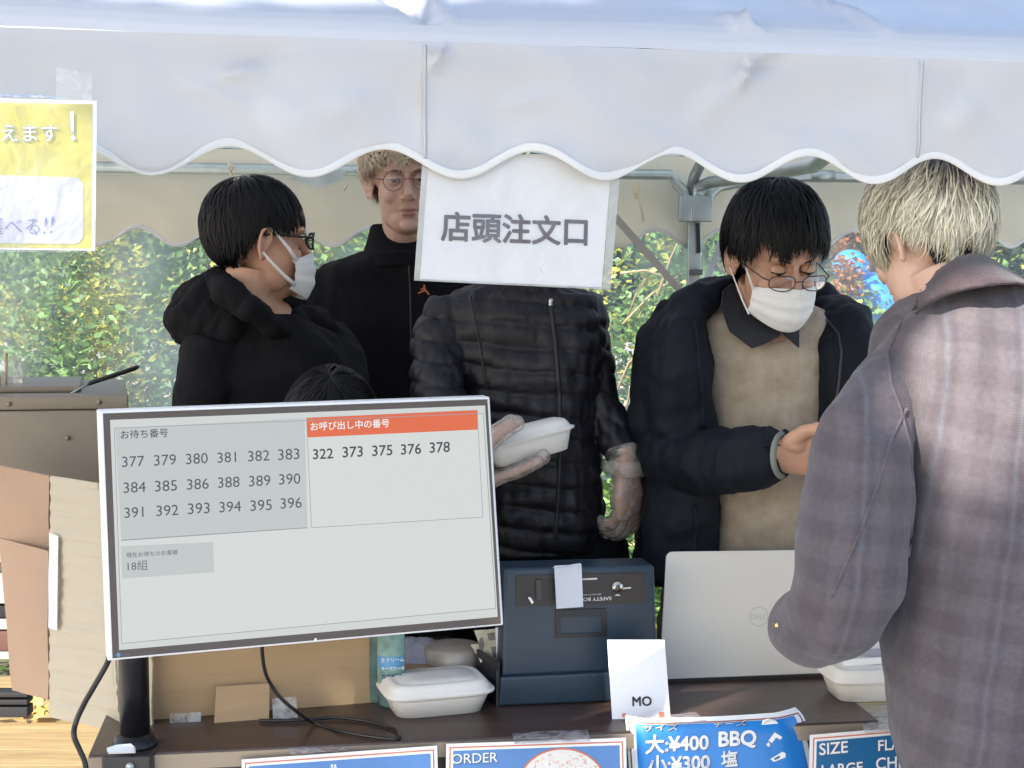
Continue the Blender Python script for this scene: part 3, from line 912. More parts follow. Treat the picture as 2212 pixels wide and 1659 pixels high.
MB().tube([(pc.x, pc.y, 1.12), (pc.x + .12, pc.y + .04, 1.13), (-.30, 2.20, 1.14)], .016, 12).build('arm', polem, stnd, True)
adopt(stnd)
pp = MB(); a = [W(230, 1616, 2.112), W(250, 1609, 2.12), W(282, 1606, 2.125), W(290, 1612, 2.125), (W(290, 1623, 2.112)), (W(232, 1625, 2.108))]
pp.add(a + [q_ + Vector((.001, .004, -.004)) for q_ in a], [tuple(range(6)), tuple(range(11, 5, -1))] + [(i, i + 6, (i + 1) % 6 + 6, (i + 1) % 6) for i in range(6)])
tag(pp.build('paper_scrap', whitepl, None), 'scrap of white paper tape stuck on the pole clamp', 'paper scrap')

cabm = mat('cable_black', (0.012, 0.011, 0.011), 0.35)
def cable(name, label, pts, r=.0036):
    P_ = [W(*p) if len(p) == 3 else onT(p[0], p[1], .004) for p in pts]
    # smooth through the points
    out_ = []
    for i in range(len(P_) - 1):
        p0, p1, p2, p3 = P_[max(0, i - 1)], P_[i], P_[i + 1], P_[min(len(P_) - 1, i + 2)]
        for k in range(6):
            t = k / 6
            out_.append(.5 * ((2 * p1) + (-p0 + p2) * t + (2 * p0 - 5 * p1 + 4 * p2 - p3) * t * t + (-p0 + 3 * p1 - 3 * p2 + p3) * t ** 3))
    out_.append(P_[-1])
    return tag(MB().tube(out_, r, 10).build(name, cabm, None, True), label, 'cable')
cable('power_cable', 'thick black cable hanging off the monitor\'s lower left corner past the table end', [(236, 1410, 2.06), (232, 1432, 2.06), (205, 1480, 2.08), (182, 1520, 2.09), (164, 1560, 2.09), (160, 1590, 2.08), (172, 1620, 2.08), (184, 1650, 2.08), (186, 1700, 2.08), (188, 1900, 2.08)], .0040)
cable('signal_cable', 'thin black cable drooping from under the monitor and looping on the table', [(566, 1390, 2.14), (567, 1415, 2.15), (573, 1452, 2.17), (588, 1483, 2.19), (608, 1509, 2.2), (640, 1536, 2.22), (680, 1562), (740, 1580), (800, 1591), (845, 1596), (862, 1592), (856, 1577), (825, 1566), (780, 1556), (725, 1550), (680, 1553), (640, 1556), (600, 1557), (560, 1556)], .0028)

# ================================================================== cardboard wind break
cb_tan = mat('card_tan', (0.36, 0.245, 0.165), 0.85, var=0.06, vscale=5, bump=.05, bscale=60)
cb_bei = mat('card_corrugated', (0.42, 0.37, 0.28), 0.85, var=0.02, vscale=4, bump=.1, bscale=25, stretch=(1, 1, 7))
cb_org = mat('card_brown', (0.42, 0.285, 0.155), 0.8, var=0.07, vscale=4, bump=.12, bscale=14, stretch=(.6, .6, 6))
wb = thing('cardboard_screen', 'folded cardboard wind screen standing on the left of the table', 'cardboard', (-.6, 2.4, .8))
def card(name, m, px, th=.004, rib=0.0, nseg=(1, 1)):
    a, b, c, d = [W(*q_) for q_ in px]
    pl = Plane(a, b, c, d); nu, nv = nseg
    def fn(u, v):
        off = rib * math.sin(v * 2 * math.pi * nv / 5) + (.0030 * nz3(u * 1.2, v * 16, 4) + .0014 * nz3(u * 1.5, v * 50, 7) if rib else .003 * nz3(u * 2, v * 3, 1))
        return pl.pt(u, v, off)
    vs, fs = sheet(nv, nu, fn)
    k = len(vs); vb = [p - pl.n * th for p in vs]
    W_ = nu + 1
    rim = [i for i in range(nu + 1)] + [j * W_ + nu for j in range(1, nv + 1)] + [nv * W_ + i for i in range(nu - 1, -1, -1)] + [j * W_ for j in range(nv - 1, 0, -1)]
    fs2 = [tuple(i + k for i in reversed(f)) for f in fs] + [(rim[i], rim[(i + 1) % len(rim)], rim[(i + 1) % len(rim)] + k, rim[i] + k) for i in range(len(rim))]
    return MB().add(vs + vb, fs + fs2).build(name, m, wb, False), pl
card('outer_panel', cb_tan, [(-150, 976, 2.62), (106, 1029, 2.5), (105, 1190, 2.5), (-3, 1160, 2.60)], nseg=(8, 8))
card('outer_panel', cb_tan, [(-3, 1162, 2.605), (104.5, 1191, 2.505), (103, 1512, 2.505), (26, 1491, 2.60)], nseg=(8, 8))
card('corrugated_panel', cb_bei, [(109, 1028, 2.495), (212, 1044, 2.36), (262, 1582, 2.305), (106, 1549, 2.49)], rib=.0009, nseg=(10, 90))
card('corrugated_panel', cb_bei, [(213, 1044, 2.355), (330, 1120, 2.31), (328, 1570, 2.305), (251, 1577, 2.30)], rib=.0006, nseg=(8, 70))
card('brown_panel', cb_org, [(329, 1120, 2.31), (806, 1130, 2.40), (806, 1539, 2.392), (329, 1571, 2.303)], nseg=(16, 30))
card('flap', cb_org, [(467, 1483, 2.318), (582, 1476, 2.335), (581, 1562, 2.305), (462, 1568, 2.285)], nseg=(6, 10))
clear_tape = clear_mat('clear_tape', milk=.45, gloss=.06, rough=.2, bump=.5, bscale=40)
tapew = mat('paper_tape', (0.72, 0.73, 0.76), .5, trans=.2)
def strip(name, m, px, parent, th=.0004, n=5, wob=.0012, sd=1.0):
    a, b, c, d = [W(*q_) for q_ in px]; pl = Plane(a, b, c, d)
    vs, fs = sheet(n, n, lambda u, v: pl.pt(u, v, wob * nz3(u * 3 + sd, v * 3, sd)))
    return MB().add(vs, fs).build(name, m, parent, True)
strip('tape', tapew, [(106, 1151, 2.47), (126, 1158, 2.45), (123, 1362, 2.45), (104, 1356, 2.47)], wb)
strip('tape', clear_tape, [(367, 1542, 2.29), (434, 1538, 2.297), (434, 1565, 2.292), (367, 1569, 2.285)], wb)
strip('tape', clear_tape, [(588, 1509, 2.30), (640, 1505, 2.31), (643, 1550, 2.30), (590, 1556, 2.292)], wb)
adopt(wb)

# ================================================================== metal cooker
met = mat('cooker_metal', (0.21, 0.175, 0.135), 0.45, metal=0.35, var=0.1, vscale=3, bump=.06, bscale=12)
ck = thing('metal_cooker', 'large grey-brown sheet-metal cooker at the left margin', 'cooker', W(0, 1100, 3.0))
a = W(-330, 900, 2.86); b = W(277, 900, 2.86)
cq0, cq1 = W(-330, 854, 2.80), W(277, 854, 2.86)
cq0.z = cq1.z = 0
side = Vector((-.275, 1, 0)).normalized()
def ckbox(name, z0, z1, i0=0.0, i1=0.0, f=0.0, dep=.40, m=met, bev=.003):
    ex = (cq1 - cq0).normalized(); q4 = [cq0 + ex * i0 + side * f, cq1 - ex * i1 + side * f, cq1 - ex * i1 + side * dep, cq0 + ex * i0 + side * dep]
    return MB().hexa([Vector((q_.x, q_.y, z0)) for q_ in q4], [Vector((q_.x, q_.y, z1)) for q_ in q4]).build(name, m, ck, bevel=bev)
ckbox('rim', 1.262, 1.288); ckbox('body', 1.03, 1.2605, .002, .004, .004, .39)
ckbox('tray', 1.288, 1.301, .03, .09, .08, .33)
for i0 in (.02, None):
    for f in (.03, .33):
        p = (cq0 if i0 else cq1) + Vector((.03 if i0 else -.03, 0, 0)) + side * f
        MB().box((p.x - .015, p.y - .015, -.045), (p.x + .015, p.y + .015, 1.03)).build('leg', met, ck)
for (x, y) in ((214, 869), (146, 946), (19, 873)):
    p = W(x, y, 2.852 if x > 200 else (2.846 if x > 100 else 2.832)); MB().ell(p, (.005, .005, .005), n=10, m=6).build('rivet', met, ck, True)
adopt(ck)
tg = thing('basting_tool', 'steel rod with a black handle resting on the cooker rim', 'utensil', W(160, 850, 2.95))
MB().tube([W(140, 858, 2.90), W(192, 829, 2.94)], .0022, 8).build('rod', galv, tg, True)
MB().tube([W(190, 830, 2.94), W(196, 827, 2.942), W(290, 796, 2.99), W(299, 792, 2.995)], [.0035, .0046, .0050, .0035], 10).build('handle', blackp, tg, True)
adopt(tg)
bg_ = thing('glass_jar', 'glass jar of tools at the left end of the cooker top', 'jar', W(5, 850, 2.95))
c = W(2, 856, 2.95)
MB().tube([c, c + Vector((0, 0, .03)), c + Vector((0, 0, .075))], [.040, .045, .040], 20, cap=False).build('jar_wall', clear_mat('glass', .1, .1, .05, .2, 12), bg_, True)
for k in range(4):
    MB().tube([c + Vector((.01 * k - .02, 0, .01)), c + Vector((.02 * k - .05, .01, .085))], .003, 6).build('tool', mat('tool_brown', (.35, .22, .06), .5), bg_, True)
adopt(bg_)

# ================================================================== cash box
navy = mat('cashbox_navy', (0.020, 0.038, 0.060), 0.42, var=.08, vscale=8, bump=.04, bscale=180)
navyd = mat('cashbox_plate', (0.022, 0.018, 0.018), 0.42, bump=.05, bscale=150)
cbx = thing('cash_box', 'dark navy steel cash box standing on its side beside the monitor', 'cash box', onT(1250, 1520))
f0 = onT(1077, 1527); f1 = onT(1422, 1512)
dc0, dc1 = f0.y, f1.y
lid = Plane(W(1089, 1229, dc0 + .012), W(1414, 1221, dc1 + .012), W(1420, 1446, dc1 + .004), W(1084, 1462, dc0 + .004))
lid.slab('lid', navy, .085, cbx, bevel=.006)
bs = Plane(W(1082, 1462, dc0 - .002), W(1421, 1446, dc1 - .002), f1 + Vector((0, 0, .001)), f0 + Vector((0, 0, .001)))
bs.slab('base', navy, .095, cbx, v0=.03, bevel=.004)
CP = lid
plate = lid.pxquad('lock_plate', navyd, [(1114, 1243), (1392, 1238), (1395, 1302), (1115, 1311)], cbx, th=.003, off=.0025)
lid.pxquad('latch', blackp, [(1155, 1252), (1206, 1250), (1207, 1296), (1157, 1298)], plate, th=.002, off=.0035)
lid.pxquad('latch_slider', mat('latch_gloss', (0.03, 0.028, 0.028), .25), [(1158, 1253), (1168, 1253), (1170, 1296), (1159, 1297)], plate, th=.004, off=.0075)
p = lid.hit(1333, 1268, .004)
MB().tube([p, p + lid.n * .004], .0092, 20).build('lock', mat('lock_steel', (.75, .72, .66), .22, metal=1), plate, True)
MB().tube([p + lid.n * .004, p + lid.n * .0045], .0045, 14).build('keyhole', mat('keyhole', (.12, .1, .09), .4), plate, True)
pr = mat('print_white', (.62, .64, .66), .5)
lid.pxquad('mark', pr, [(1344, 1270), (1363, 1268), (1363, 1271), (1344, 1273)], plate, off=.0032)
lid.pxquad('mark', pr, [(1327, 1287), (1334, 1283), (1341, 1287)], plate, off=.0032)
lid.pxquad('mark', pr, [(1258, 1250), (1290, 1248), (1290, 1252), (1258, 1253)], plate, off=.0032)
text(lid, 'SAFETY BOX', (1321, 1289), (1250, 1292), pr, plate, bold=.02, off=.0032, hscale=.8, flip=True)
text(lid, 'SECURITY BOX', (1299, 1282), (1255, 1284), pr, plate, off=.0032, hscale=.6, flip=True)
# recessed handle: a dark frame round a set-back plate
hm = mat('handle_dark', (0.008, 0.010, 0.016), .4)
for q4 in ([(1200, 1318), (1310, 1315), (1310, 1324), (1200, 1327)], [(1200, 1370), (1310, 1366), (1310, 1375), (1201, 1379)], [(1200, 1327), (1210, 1327), (1211, 1370), (1200, 1370)], [(1300, 1324), (1310, 1324), (1310, 1366), (1300, 1367)]):
    lid.pxquad('handle_frame', hm, q4, cbx, th=.004, off=.0035)
lid.pxquad('handle_plate', navy, [(1210, 1327), (1300, 1324), (1300, 1367), (1211, 1370)], cbx, th=.001, off=.0008)
lid.pxquad('handle_lip', hm, [(1210, 1327), (1300, 1324), (1300, 1331), (1210, 1334)], cbx, th=.001, off=.0022)
strip('tape', mat('tape_white', (.66, .69, .76), .35, trans=.2), [(1197, 1222, dc0 + .004), (1256, 1219, dc0 + .006), (1260, 1311, dc0 + .001), (1202, 1315, dc0 - .001)], cbx, wob=.0008)
strip('tape_end', mat('tape_white', (.66, .69, .76), .35), [(1192, 1226, dc0 + .0035), (1254, 1216, dc0 + .006), (1256, 1222, dc0 + .002), (1197, 1227, dc0 + .002)], cbx)
cc_ = lid.hit(1230, 1272, .007)
MB().tube([cc_, cc_ + lid.n * .0015], .0150, 28).build('coin', mat('tape_bump', (.67, .70, .78), .4), cbx, True)
strip('paper_chip', whitepl, [(1140, 1290, dc0 + .002), (1146, 1290, dc0 + .002), (1153, 1301, dc0 + .001), (1149, 1305, dc0 + .001)], cbx)
adopt(cbx)

# money tray with notes beside the box
tr = thing('money_tray', 'small black tray holding banknotes left of the cash box', 'tray', onT(1050, 1530))
tp = [onT(1030, 1497), onT(1076, 1527), onT(1084, 1500), onT(1040, 1477)]
for i in range(4):
    a, b = tp[i], tp[(i + 1) % 4]; t_ = (b - a).normalized(); nn = Vector((-t_.y, t_.x, 0)) * .003
    hgt = .075 if i != 1 else .06
    MB().hexa([a, b, b + Vector((0, 0, hgt)), a + Vector((0, 0, hgt))], [q_ + nn for q_ in (a, b, b + Vector((0, 0, hgt)), a + Vector((0, 0, hgt)))]).build('side', blackp, tr)
MB().hexa([q_ + Vector((0, 0, .002)) for q_ in tp], [q_ + Vector((0, 0, .005)) for q_ in tp]).build('floor', blackp, tr)
strip('label', whitepl, [(1033, 1420, 2.435), (1047, 1432, 2.425), (1076, 1470, 2.418), (1074, 1498, 2.418)], tr, wob=0)
adopt(tr)
note_m = mat('banknote', (0.50, 0.47, 0.36), .8, var=.25, vscale=30)
inkm = mat('banknote_ink', (0.16, 0.15, 0.15), .8, var=.3, vscale=60)
for k, (px, lb) in enumerate([([(1016, 1392), (1036, 1391), (1070, 1460), (1058, 1462)], 'folded banknote lowest and furthest left in the tray'), ([(1024, 1362), (1050, 1360), (1072, 1455), (1060, 1458)], 'banknote with a dark oval in the middle of the tray'), ([(1046, 1361), (1072, 1358), (1080, 1440), (1066, 1450)], 'banknote with dark print standing nearest the cash box'), ([(1070, 1356), (1083, 1356), (1083, 1440), (1074, 1440)], 'white receipt standing against the cash box edge')]):
    d = 2.45 - .006 * k
    t_ = thing('banknote' if k < 3 else 'receipt', lb, 'banknote' if k < 3 else 'receipt', W(1060, 1450, d), 'papers standing in the money tray')
    pl = Plane(*[W(x, y, d) for x, y in px])
    pl.slab('sheet', note_m if k < 3 else whitepl, .0006, t_)
    if k in (1, 2):
        m_ = MB(); x, y = ((1040, 1392) if k == 1 else (1062, 1384))
        if k == 1: pl.pxquad('portrait', inkm, [(x - 5 + 3 * math.cos(a * .785) * 2 + 5, y + 16 * math.sin(a * .785)) for a in range(8)], t_)
        else:
            pl.pxquad('print', inkm, [(1052, 1368), (1068, 1366), (1070, 1382), (1056, 1384)], t_)
            pl.pxquad('print', inkm, [(1060, 1398), (1073, 1396), (1075, 1418), (1066, 1422)], t_)
    adopt(t_)

# ================================================================== laptop
alu = mat('laptop_silver', (0.68, 0.655, 0.59), 0.4, metal=0.05, var=.02, vscale=2)
lp = thing('laptop', 'open silver laptop seen from behind its lid', 'laptop', onT(1650, 1470))
b0 = onT(1424, 1476); b1 = onT(1898, 1459)
LP = Plane(W(1440, 1192, b0.y + .035), W(1880, 1186, b1.y + .035), b1 + Vector((0, 0, .006)), b0 + Vector((0, 0, .006)))
# rounded-corner lid
def round_slab(pl, name, m, th, rad, parent, n=6):
    U = (pl.c[1] - pl.c[0]).length; V = (pl.c[3] - pl.c[0]).length; pts = []
    for (cu, cv, a0) in ((rad / U, rad / V, 180), (1 - rad / U, rad / V, 270), (1 - rad / U, 1 - rad / V, 0), (rad / U, 1 - rad / V, 90)):
        for k in range(n + 1):
            a = R(a0 + 90 * k / n); pts.append((cu + rad / U * math.cos(a), cv + rad / V * math.sin(a)))
    f = [pl.pt(u, v, 0) for u, v in pts]; b = [p - pl.n * th for p in f]; k = len(f)
    return MB().add(f + b, [tuple(range(k)), tuple(reversed(range(k, 2 * k)))] + [(i, i + k, (i + 1) % k + k, (i + 1) % k) for i in range(k)]).build(name, m, parent, bevel=.0012)
round_slab(LP, 'lid', alu, .005, .011, lp)
LP.slab('display', mat('display_black', (.01, .01, .012), .2), .0006, lp, .02, .02, .98, .96, -.0052)
ry = Vector((-.1, 1, 0)).normalized()
q4 = [b0 + ry * .012, b1 + ry * .012, b1 + ry * .235, b0 + ry * .235]
MB().hexa([a + Vector((0, 0, .003)) for a in q4], [a + Vector((0, 0, .016)) for a in q4]).build('keyboard_base', alu, lp, bevel=.003)
MB().hexa([a + Vector((0, 0, .0005)) for a in (b0 - ry * .001, b1 - ry * .001, b1 + ry * .014, b0 + ry * .014)], [a + Vector((0, 0, .007)) for a in (b0 - ry * .001, b1 - ry * .001, b1 + ry * .014, b0 + ry * .014)]).build('hinge', mat('hinge_dark', (.03, .025, .022), .4), lp)
lg = mat('logo_grey', (.74, .74, .71), .25, metal=.3)
cx, cy, r_ = 1639, 1332, 21
ring = []
mb = MB(); N_ = 36
o_ = [LP.hit(cx + r_ * math.cos(2 * math.pi * k / N_), cy + r_ * math.sin(2 * math.pi * k / N_), .0006) for k in range(N_)]
i_ = [LP.hit(cx + (r_ - 1.8) * math.cos(2 * math.pi * k / N_), cy + (r_ - 1.8) * math.sin(2 * math.pi * k / N_), .0006) for k in range(N_)]
mb.add(o_ + i_, [(k, (k + 1) % N_, N_ + (k + 1) % N_, N_ + k) for k in range(N_)]); mb.build('logo_ring', lg, lp)
text(LP, 'DELL', (1623, 1338), (1655, 1337), lg, lp, name='logo_lettering', off=.0007, bold=.01)
adopt(lp)

# ================================================================== take-away boxes
foam = mat('pulp_white', (0.76, 0.73, 0.66), 0.6, var=.02, vscale=10, bump=.05, bscale=90)
def takeout(label, loc, rz, L_=.168, Wd=.115, tilt=(0, 0), cut=1.0, sc=1.0):
    t = thing('takeaway_box', label, 'takeaway box', loc, 'white pulp takeaway boxes')
    M = Matrix.Rotation(rz, 4, 'Z') @ Matrix.Rotation(tilt[0], 4, 'X') @ Matrix.Rotation(tilt[1], 4, 'Y')
    def rr(l, w_, z, e=5):
        return ((0, 0, z), (l / 2, 0, 0), (0, w_ / 2, 0))
    A_ = MB().loft([rr(L_ * .74, Wd * .68, 0), rr(L_ * .78, Wd * .73, .001), rr(L_ * .90, Wd * .88, .028), rr(L_ * .93, Wd * .91, .033), rr(L_ * 1.0, Wd, .0345), rr(L_ * 1.0, Wd, .0360)], 48, 5)
    A_.xform(M).build('tray', foam, t, True)
    B_ = MB().loft([rr(L_ * 1.01, Wd * 1.01, .0364), rr(L_ * 1.01, Wd * 1.01, .0378), rr(L_ * .94, Wd * .92, .0395), rr(L_ * .90, Wd * .87, .048), rr(L_ * .85, Wd * .80, .053), rr(L_ * .80, Wd * .74, .0545), rr(L_ * .77, Wd * .70, .0535), rr(L_ * .72, Wd * .64, .0535), rr(L_ * .69, Wd * .61, .0555), rr(L_ * .3, Wd * .3, .056)], 48, 5)
    B_.xform(M).build('lid', foam, t, True)
    return t
p = onT(940, 1530); takeout('closed white pulp box alone on the table below the monitor', p, R(17), L_=.180, Wd=.125)
p = onT(1872, 1500); takeout('white pulp box by the laptop with papers on top', p, R(8), L_=.150)
# folded papers on that box
for k, (px, d, lb) in enumerate([([(1818, 1425), (1921, 1419), (1925, 1432), (1822, 1440)], 2.42, 'folded white paper lying directly on the box lid'), ([(1832, 1408), (1925, 1400), (1925, 1424), (1834, 1416)], 2.43, 'grey paper between the two white sheets'), ([(1836, 1402), (1912, 1340), (1930, 1330), (1930, 1402)], 2.45, 'upright white sheet topmost of the papers')]):
    pl = Plane(*[W(x, y, d) for x, y in px])
    o = pl.slab('paper_sheet', whitepl if k != 1 else mat('paper_grey', (.33, .34, .40), .7), .004)
    tag(o, lb + ' beside the coat', 'paper')

# ================================================================== bottles, bag, tin
bt = thing('drink_bottle', 'clear green-labelled drink bottle standing behind the cardboard\'s right edge', 'bottle', onT(842, 1522))
c = onT(846, 1522)
bgm = mat('bottle_green', (.16, .27, .25), .15, trans=.3, var=.4, vscale=14, coat=.5)
MB().tube([c, c + Vector((0, 0, .004)), c + Vector((0, 0, .09)), c + Vector((0, 0, .14)), c + Vector((0, 0, .165)), c + Vector((0, 0, .19))], [.020, .0225, .0225, .022, .012, .011], 24).build('bottle_wall', bgm, bt, True)
MB().tube([c + Vector((0, 0, .19)), c + Vector((0, 0, .205))], .013, 16).build('cap', whitepl, bt, True)
LBP = Plane(W(822, 1370, c.y - .024), W(870, 1368, c.y - .024), W(870, 1480, c.y - .024), W(822, 1482, c.y - .024))
nlab = 14; mb = MB()
lb_m = mat('label_green', (.22, .36, .32), .4, var=.5, vscale=25)
vs, fs = sheet(1, nlab, lambda u, v: Vector((c.x + .0232 * math.sin((u - .5) * 2.6), c.y - .0232 * math.cos((u - .5) * 2.6), TZ + .040 + .105 * (1 - v))))
MB().add(vs, fs).build('label', lb_m, bt, True)
vs, fs = sheet(1, nlab, lambda u, v: Vector((c.x + .0235 * math.sin((u - .5) * 2.2), c.y - .0235 * math.cos((u - .5) * 2.2), TZ + .066 + .020 * (1 - v))))
MB().add(vs, fs).build('label_band', mat('label_blue', (.12, .32, .55), .4), bt, True)
LBP = Plane(*[Vector((x_, c.y - .0242, z_)) for x_, z_ in ((c.x - .02, TZ + .13), (c.x + .02, TZ + .13), (c.x + .02, TZ + .04), (c.x - .02, TZ + .04))])
text(LBP, '生クリーム', (823, 1430), (873, 1428), whitepl, bt, bold=.01)
text(LBP, 'チーズケーキ', (824, 1448), (874, 1446), whitepl, bt, bold=.02)
text(LBP, 'カルピス', (824, 1466), (868, 1464), mat('print_navy', (.01, .03, .12), .5), bt, bold=.03)
adopt(bt)
bt2 = thing('drink_bottle', 'second clear green bottle half hidden by the first', 'bottle', onT(818, 1512))
c = onT(820, 1512)
MB().tube([c, c + Vector((0, 0, .004)), c + Vector((0, 0, .10)), c + Vector((0, 0, .15)), c + Vector((0, 0, .17))], [.019, .021, .021, .020, .011], 24).build('bottle_wall', bgm, bt2, True)
MB().tube([c + Vector((0, 0, .17)), c + Vector((0, 0, .185))], .013, 16).build('cap', whitepl, bt2, True)
adopt(bt2)
tin = thing('round_tin', 'round beige tin behind the takeaway box', 'tin', onT(978, 1480))
c = onT(980, 1478)
tinm = mat('tin_beige', (.42, .37, .30), .45, metal=.2, var=.1, vscale=8)
MB().tube([c, c + Vector((0, 0, .065)), c + Vector((0, 0, .068))], [.050, .050, .046], 32).build('wall', tinm, tin, True)
adopt(tin)
tin2 = MB().tube([onT(910, 1490), onT(910, 1490) + Vector((0, 0, .042))], .040, 28).build('paper_bowl', mat('bowl_brown', (.30, .20, .12), .6), None, True)
tag(tin2, 'low brown bowl beside the bottle', 'bowl')
bagm = mat('plastic_bag', (.60, .58, .66), .3, trans=.4, var=.1, vscale=12, bump=.4, bscale=24)
bag = MB(); bp0 = W(925, 1450, 2.55)
bag.ell(W(905, 1432, 2.52), (.045, .04, .030)); bag.ell(W(945, 1412, 2.54), (.050, .03, .016), Matrix.Rotation(.3, 3, 'Y')); bag.ell(W(880, 1408, 2.54), (.02, .03, .02)); bag.ell(W(990, 1425, 2.55), (.035, .03, .010))
me = remesh(bag, .004, 3); folds(me, .008, (40, 40, 40), 3)
tag(link('plastic_bag', me, bagm, None, True), 'crumpled pale lilac plastic bag lying over the bowl and tin', 'bag')

# ================================================================== code card (the code itself is left blank)
cd = thing('payment_card', 'small white standing card lettered MO in front of the cash box', 'card', onT(1380, 1560))
CD = Plane(W(1312, 1382, 2.335), W(1436, 1382, 2.345), W(1449, 1556, 2.315), W(1323, 1558, 2.305))
cdm = mat('card_white', (.80, .82, .86), .35)
CD.slab('card', cdm, .003, cd, bevel=.0008)
text(CD, 'MO', (1366, 1525), (1408, 1524), mat('print_black', (.02, .02, .025), .6), cd, bold=.03)
opm = mat('print_orange', (.72, .20, .10), .6)
CD.pxquad('orange_mark', opm, [(1344, 1541), (1352, 1541), (1353, 1549), (1344, 1549)], cd)
CD.pxquad('orange_mark', opm, [(1423, 1538), (1434, 1538), (1435, 1551), (1424, 1551)], cd)
adopt(cd)

# ================================================================== posters on the table front
pw = mat('poster_white', (.80, .82, .84), .35, coat=.3)
def poster(label, px, d0, d1, bcol, curl=0.0, txt=(), rim=True, drop=.12):
    t = thing('poster', label, 'poster', W(px[0][0], px[0][1], d0), 'blue menu posters hanging from the table front')
    a, b = W(px[0][0], px[0][1], d0), W(px[1][0], px[1][1], d1)
    # lower corners outside the frame
    c_, d_ = b + Vector((0.004, -.004, -drop)), a + Vector((-.002, -.004, -drop))
    pl = Plane(a, b, c_, d_)
    return t, pl
def flat_poster(label, px, d0, d1, bm_, m_in=.035, drop=.14):
    t, pl = poster(label, px, d0, d1, None, drop=drop)
    L_ = (pl.c[1] - pl.c[0]).length
    f = lambda mm: (mm / L_, mm / drop)
    pl.slab('sheet', pw, .0012, t)
    u, v = f(.005); u2, v2 = f(.0068); u3, v3 = f(.0105)
    pl.slab('orange_rule', mat('poster_orange', (.62, .16, .06), .5), .0004, t, u, v, 1 - u, 1, .0008)
    pl.slab('inner_margin', pw, .0004, t, u2, v2, 1 - u2, 1, .0013)
    pl.slab('blue_field', bm_, .0004, t, u3, v3, 1 - u3, 1, .0018)
    return t, pl
blue1 = mat('poster_blue', (.085, .22, .50), .35, var=.1, vscale=5, coat=.3)
blue2 = mat('poster_blue_bright', (.02, .21, .62), .3, var=.08, vscale=5, coat=.4)
blue3 = mat('poster_blue_deep', (.015, .13, .32), .35, coat=.2)
wtx = mat('poster_print_white', (.80, .82, .84), .5)
shd = mat('poster_print_shadow', (.05, .09, .18), .5)
def ptext(pl, t, s, a, b, bold=.02, sh=2.0, off=.0026, **k):
    text(pl, s, (a[0] + sh, a[1] + sh), (b[0] + sh, b[1] + sh), shd, t, name='lettering_shadow', bold=bold, off=off - .0003, **k)
    text(pl, s, a, b, wtx, t, bold=bold, off=off, **k)
t, pl = flat_poster('blue poster with an orange rule hanging below the monitor cable loop', [(522, 1641), (944, 1611)], 2.150, 2.185, blue1)
for x in (717, 724): pl.pxquad('emblem', wtx, [(x - 2, 1652), (x + 2, 1651), (x + 2.5, 1657), (x - 2, 1658)], t, off=.0024)
pl.pxquad('emblem', wtx, [(712, 1659), (728, 1658), (728, 1668), (712, 1668)], t, off=.0024)
adopt(t)
t, pl = flat_poster('blue ORDER poster with a round orange map', [(964, 1607), (1352, 1594)], 2.178, 2.215, blue1)
ptext(pl, t, 'ORDER', (976, 1650), (1075, 1646), bold=.0)
C0 = (1215, 1702); ra = 98
def disc(pl, name, m, c, rad, off, ry=.88):
    return pl.pxquad(name, m, [(c[0] + rad * math.cos(2 * math.pi * k / 40), c[1] + rad * ry * math.sin(2 * math.pi * k / 40)) for k in range(40)], t, off=off, th=.0002)
disc(pl, 'map_rim', mat('poster_orange', (.62, .16, .06), .5), C0, ra, .0023); disc(pl, 'map_disc', mat('map_cream', (.72, .70, .66), .5), C0, ra - 4, .0026)
q = np.random.default_rng(9)
for k in range(90):
    x = C0[0] + q.uniform(-80, 80); y = C0[1] + q.uniform(-80, -42); 
    if math.hypot(x - C0[0], (y - C0[1]) / .88) > ra - 8: continue
    wd, hh = (q.uniform(2, 9), 1.3) if k % 3 else (1.4, q.uniform(3, 8))
    pl.pxquad('map_mark', mat('map_orange', (.66, .30, .20), .5), [(x, y), (x + wd, y), (x + wd, y + hh), (x, y + hh)], t, off=.0028, th=.0001)
adopt(t)
# curled menu poster
t = thing('poster', 'bright blue curled menu poster with prices and BBQ', 'poster', W(1540, 1600, 2.25), 'blue menu posters hanging from the table front')
TL, TR = W(1352, 1560, 2.245), W(1722, 1543, 2.29)
def curl(u, v, off=0.0):
    # top rolls back over the table edge, right side bows away
    a = TL.lerp(TR, u)
    x, y, z = a
    z2 = v * .14
    roll = .012 * (1 - math.exp(-v * 14))
    p = a + Vector((0, -roll - .010 * math.sin(u * 3) - off, -z2 + .006))
    p.x += .016 * v * (1 + .0 * u) * (2 if u > .5 else .6) + (.012 * (1 - math.exp(-v * 16)) if u > .8 else 0) * (u - .8) * 5
    p.y += .05 * max(0, u - .86) ** 1.3 * 5 + .045 * max(0, .10 - u) ** 1.2 * 6
    return p
def curl_patch(name, m, u0, u1, v0, v1, off):
    vs, fs = sheet(24, 40, lambda u, v: curl(u0 + (u1 - u0) * u, v0 + (v1 - v0) * v, off))
    return MB().add(vs, fs).build(name, m, t, True)
curl_patch('sheet', pw, 0, 1, 0, 1, 0)
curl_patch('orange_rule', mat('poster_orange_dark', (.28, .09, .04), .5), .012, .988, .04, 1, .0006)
curl_patch('inner_margin', pw, .020, .980, .052, 1, .0012)
bf = curl_patch('blue_field', blue2, .05, .955, .055, 1, .0018)
before = set(t.children)
PL3 = Plane(curl(.3, .1, .0), curl(.7, .1, .0), curl(.7, .9, .0), curl(.3, .9, .0))
def p3(s, a, b, bold=.03, **k): ptext(PL3, t, s, a, b, bold, off=.006, sh=1.6, **k)
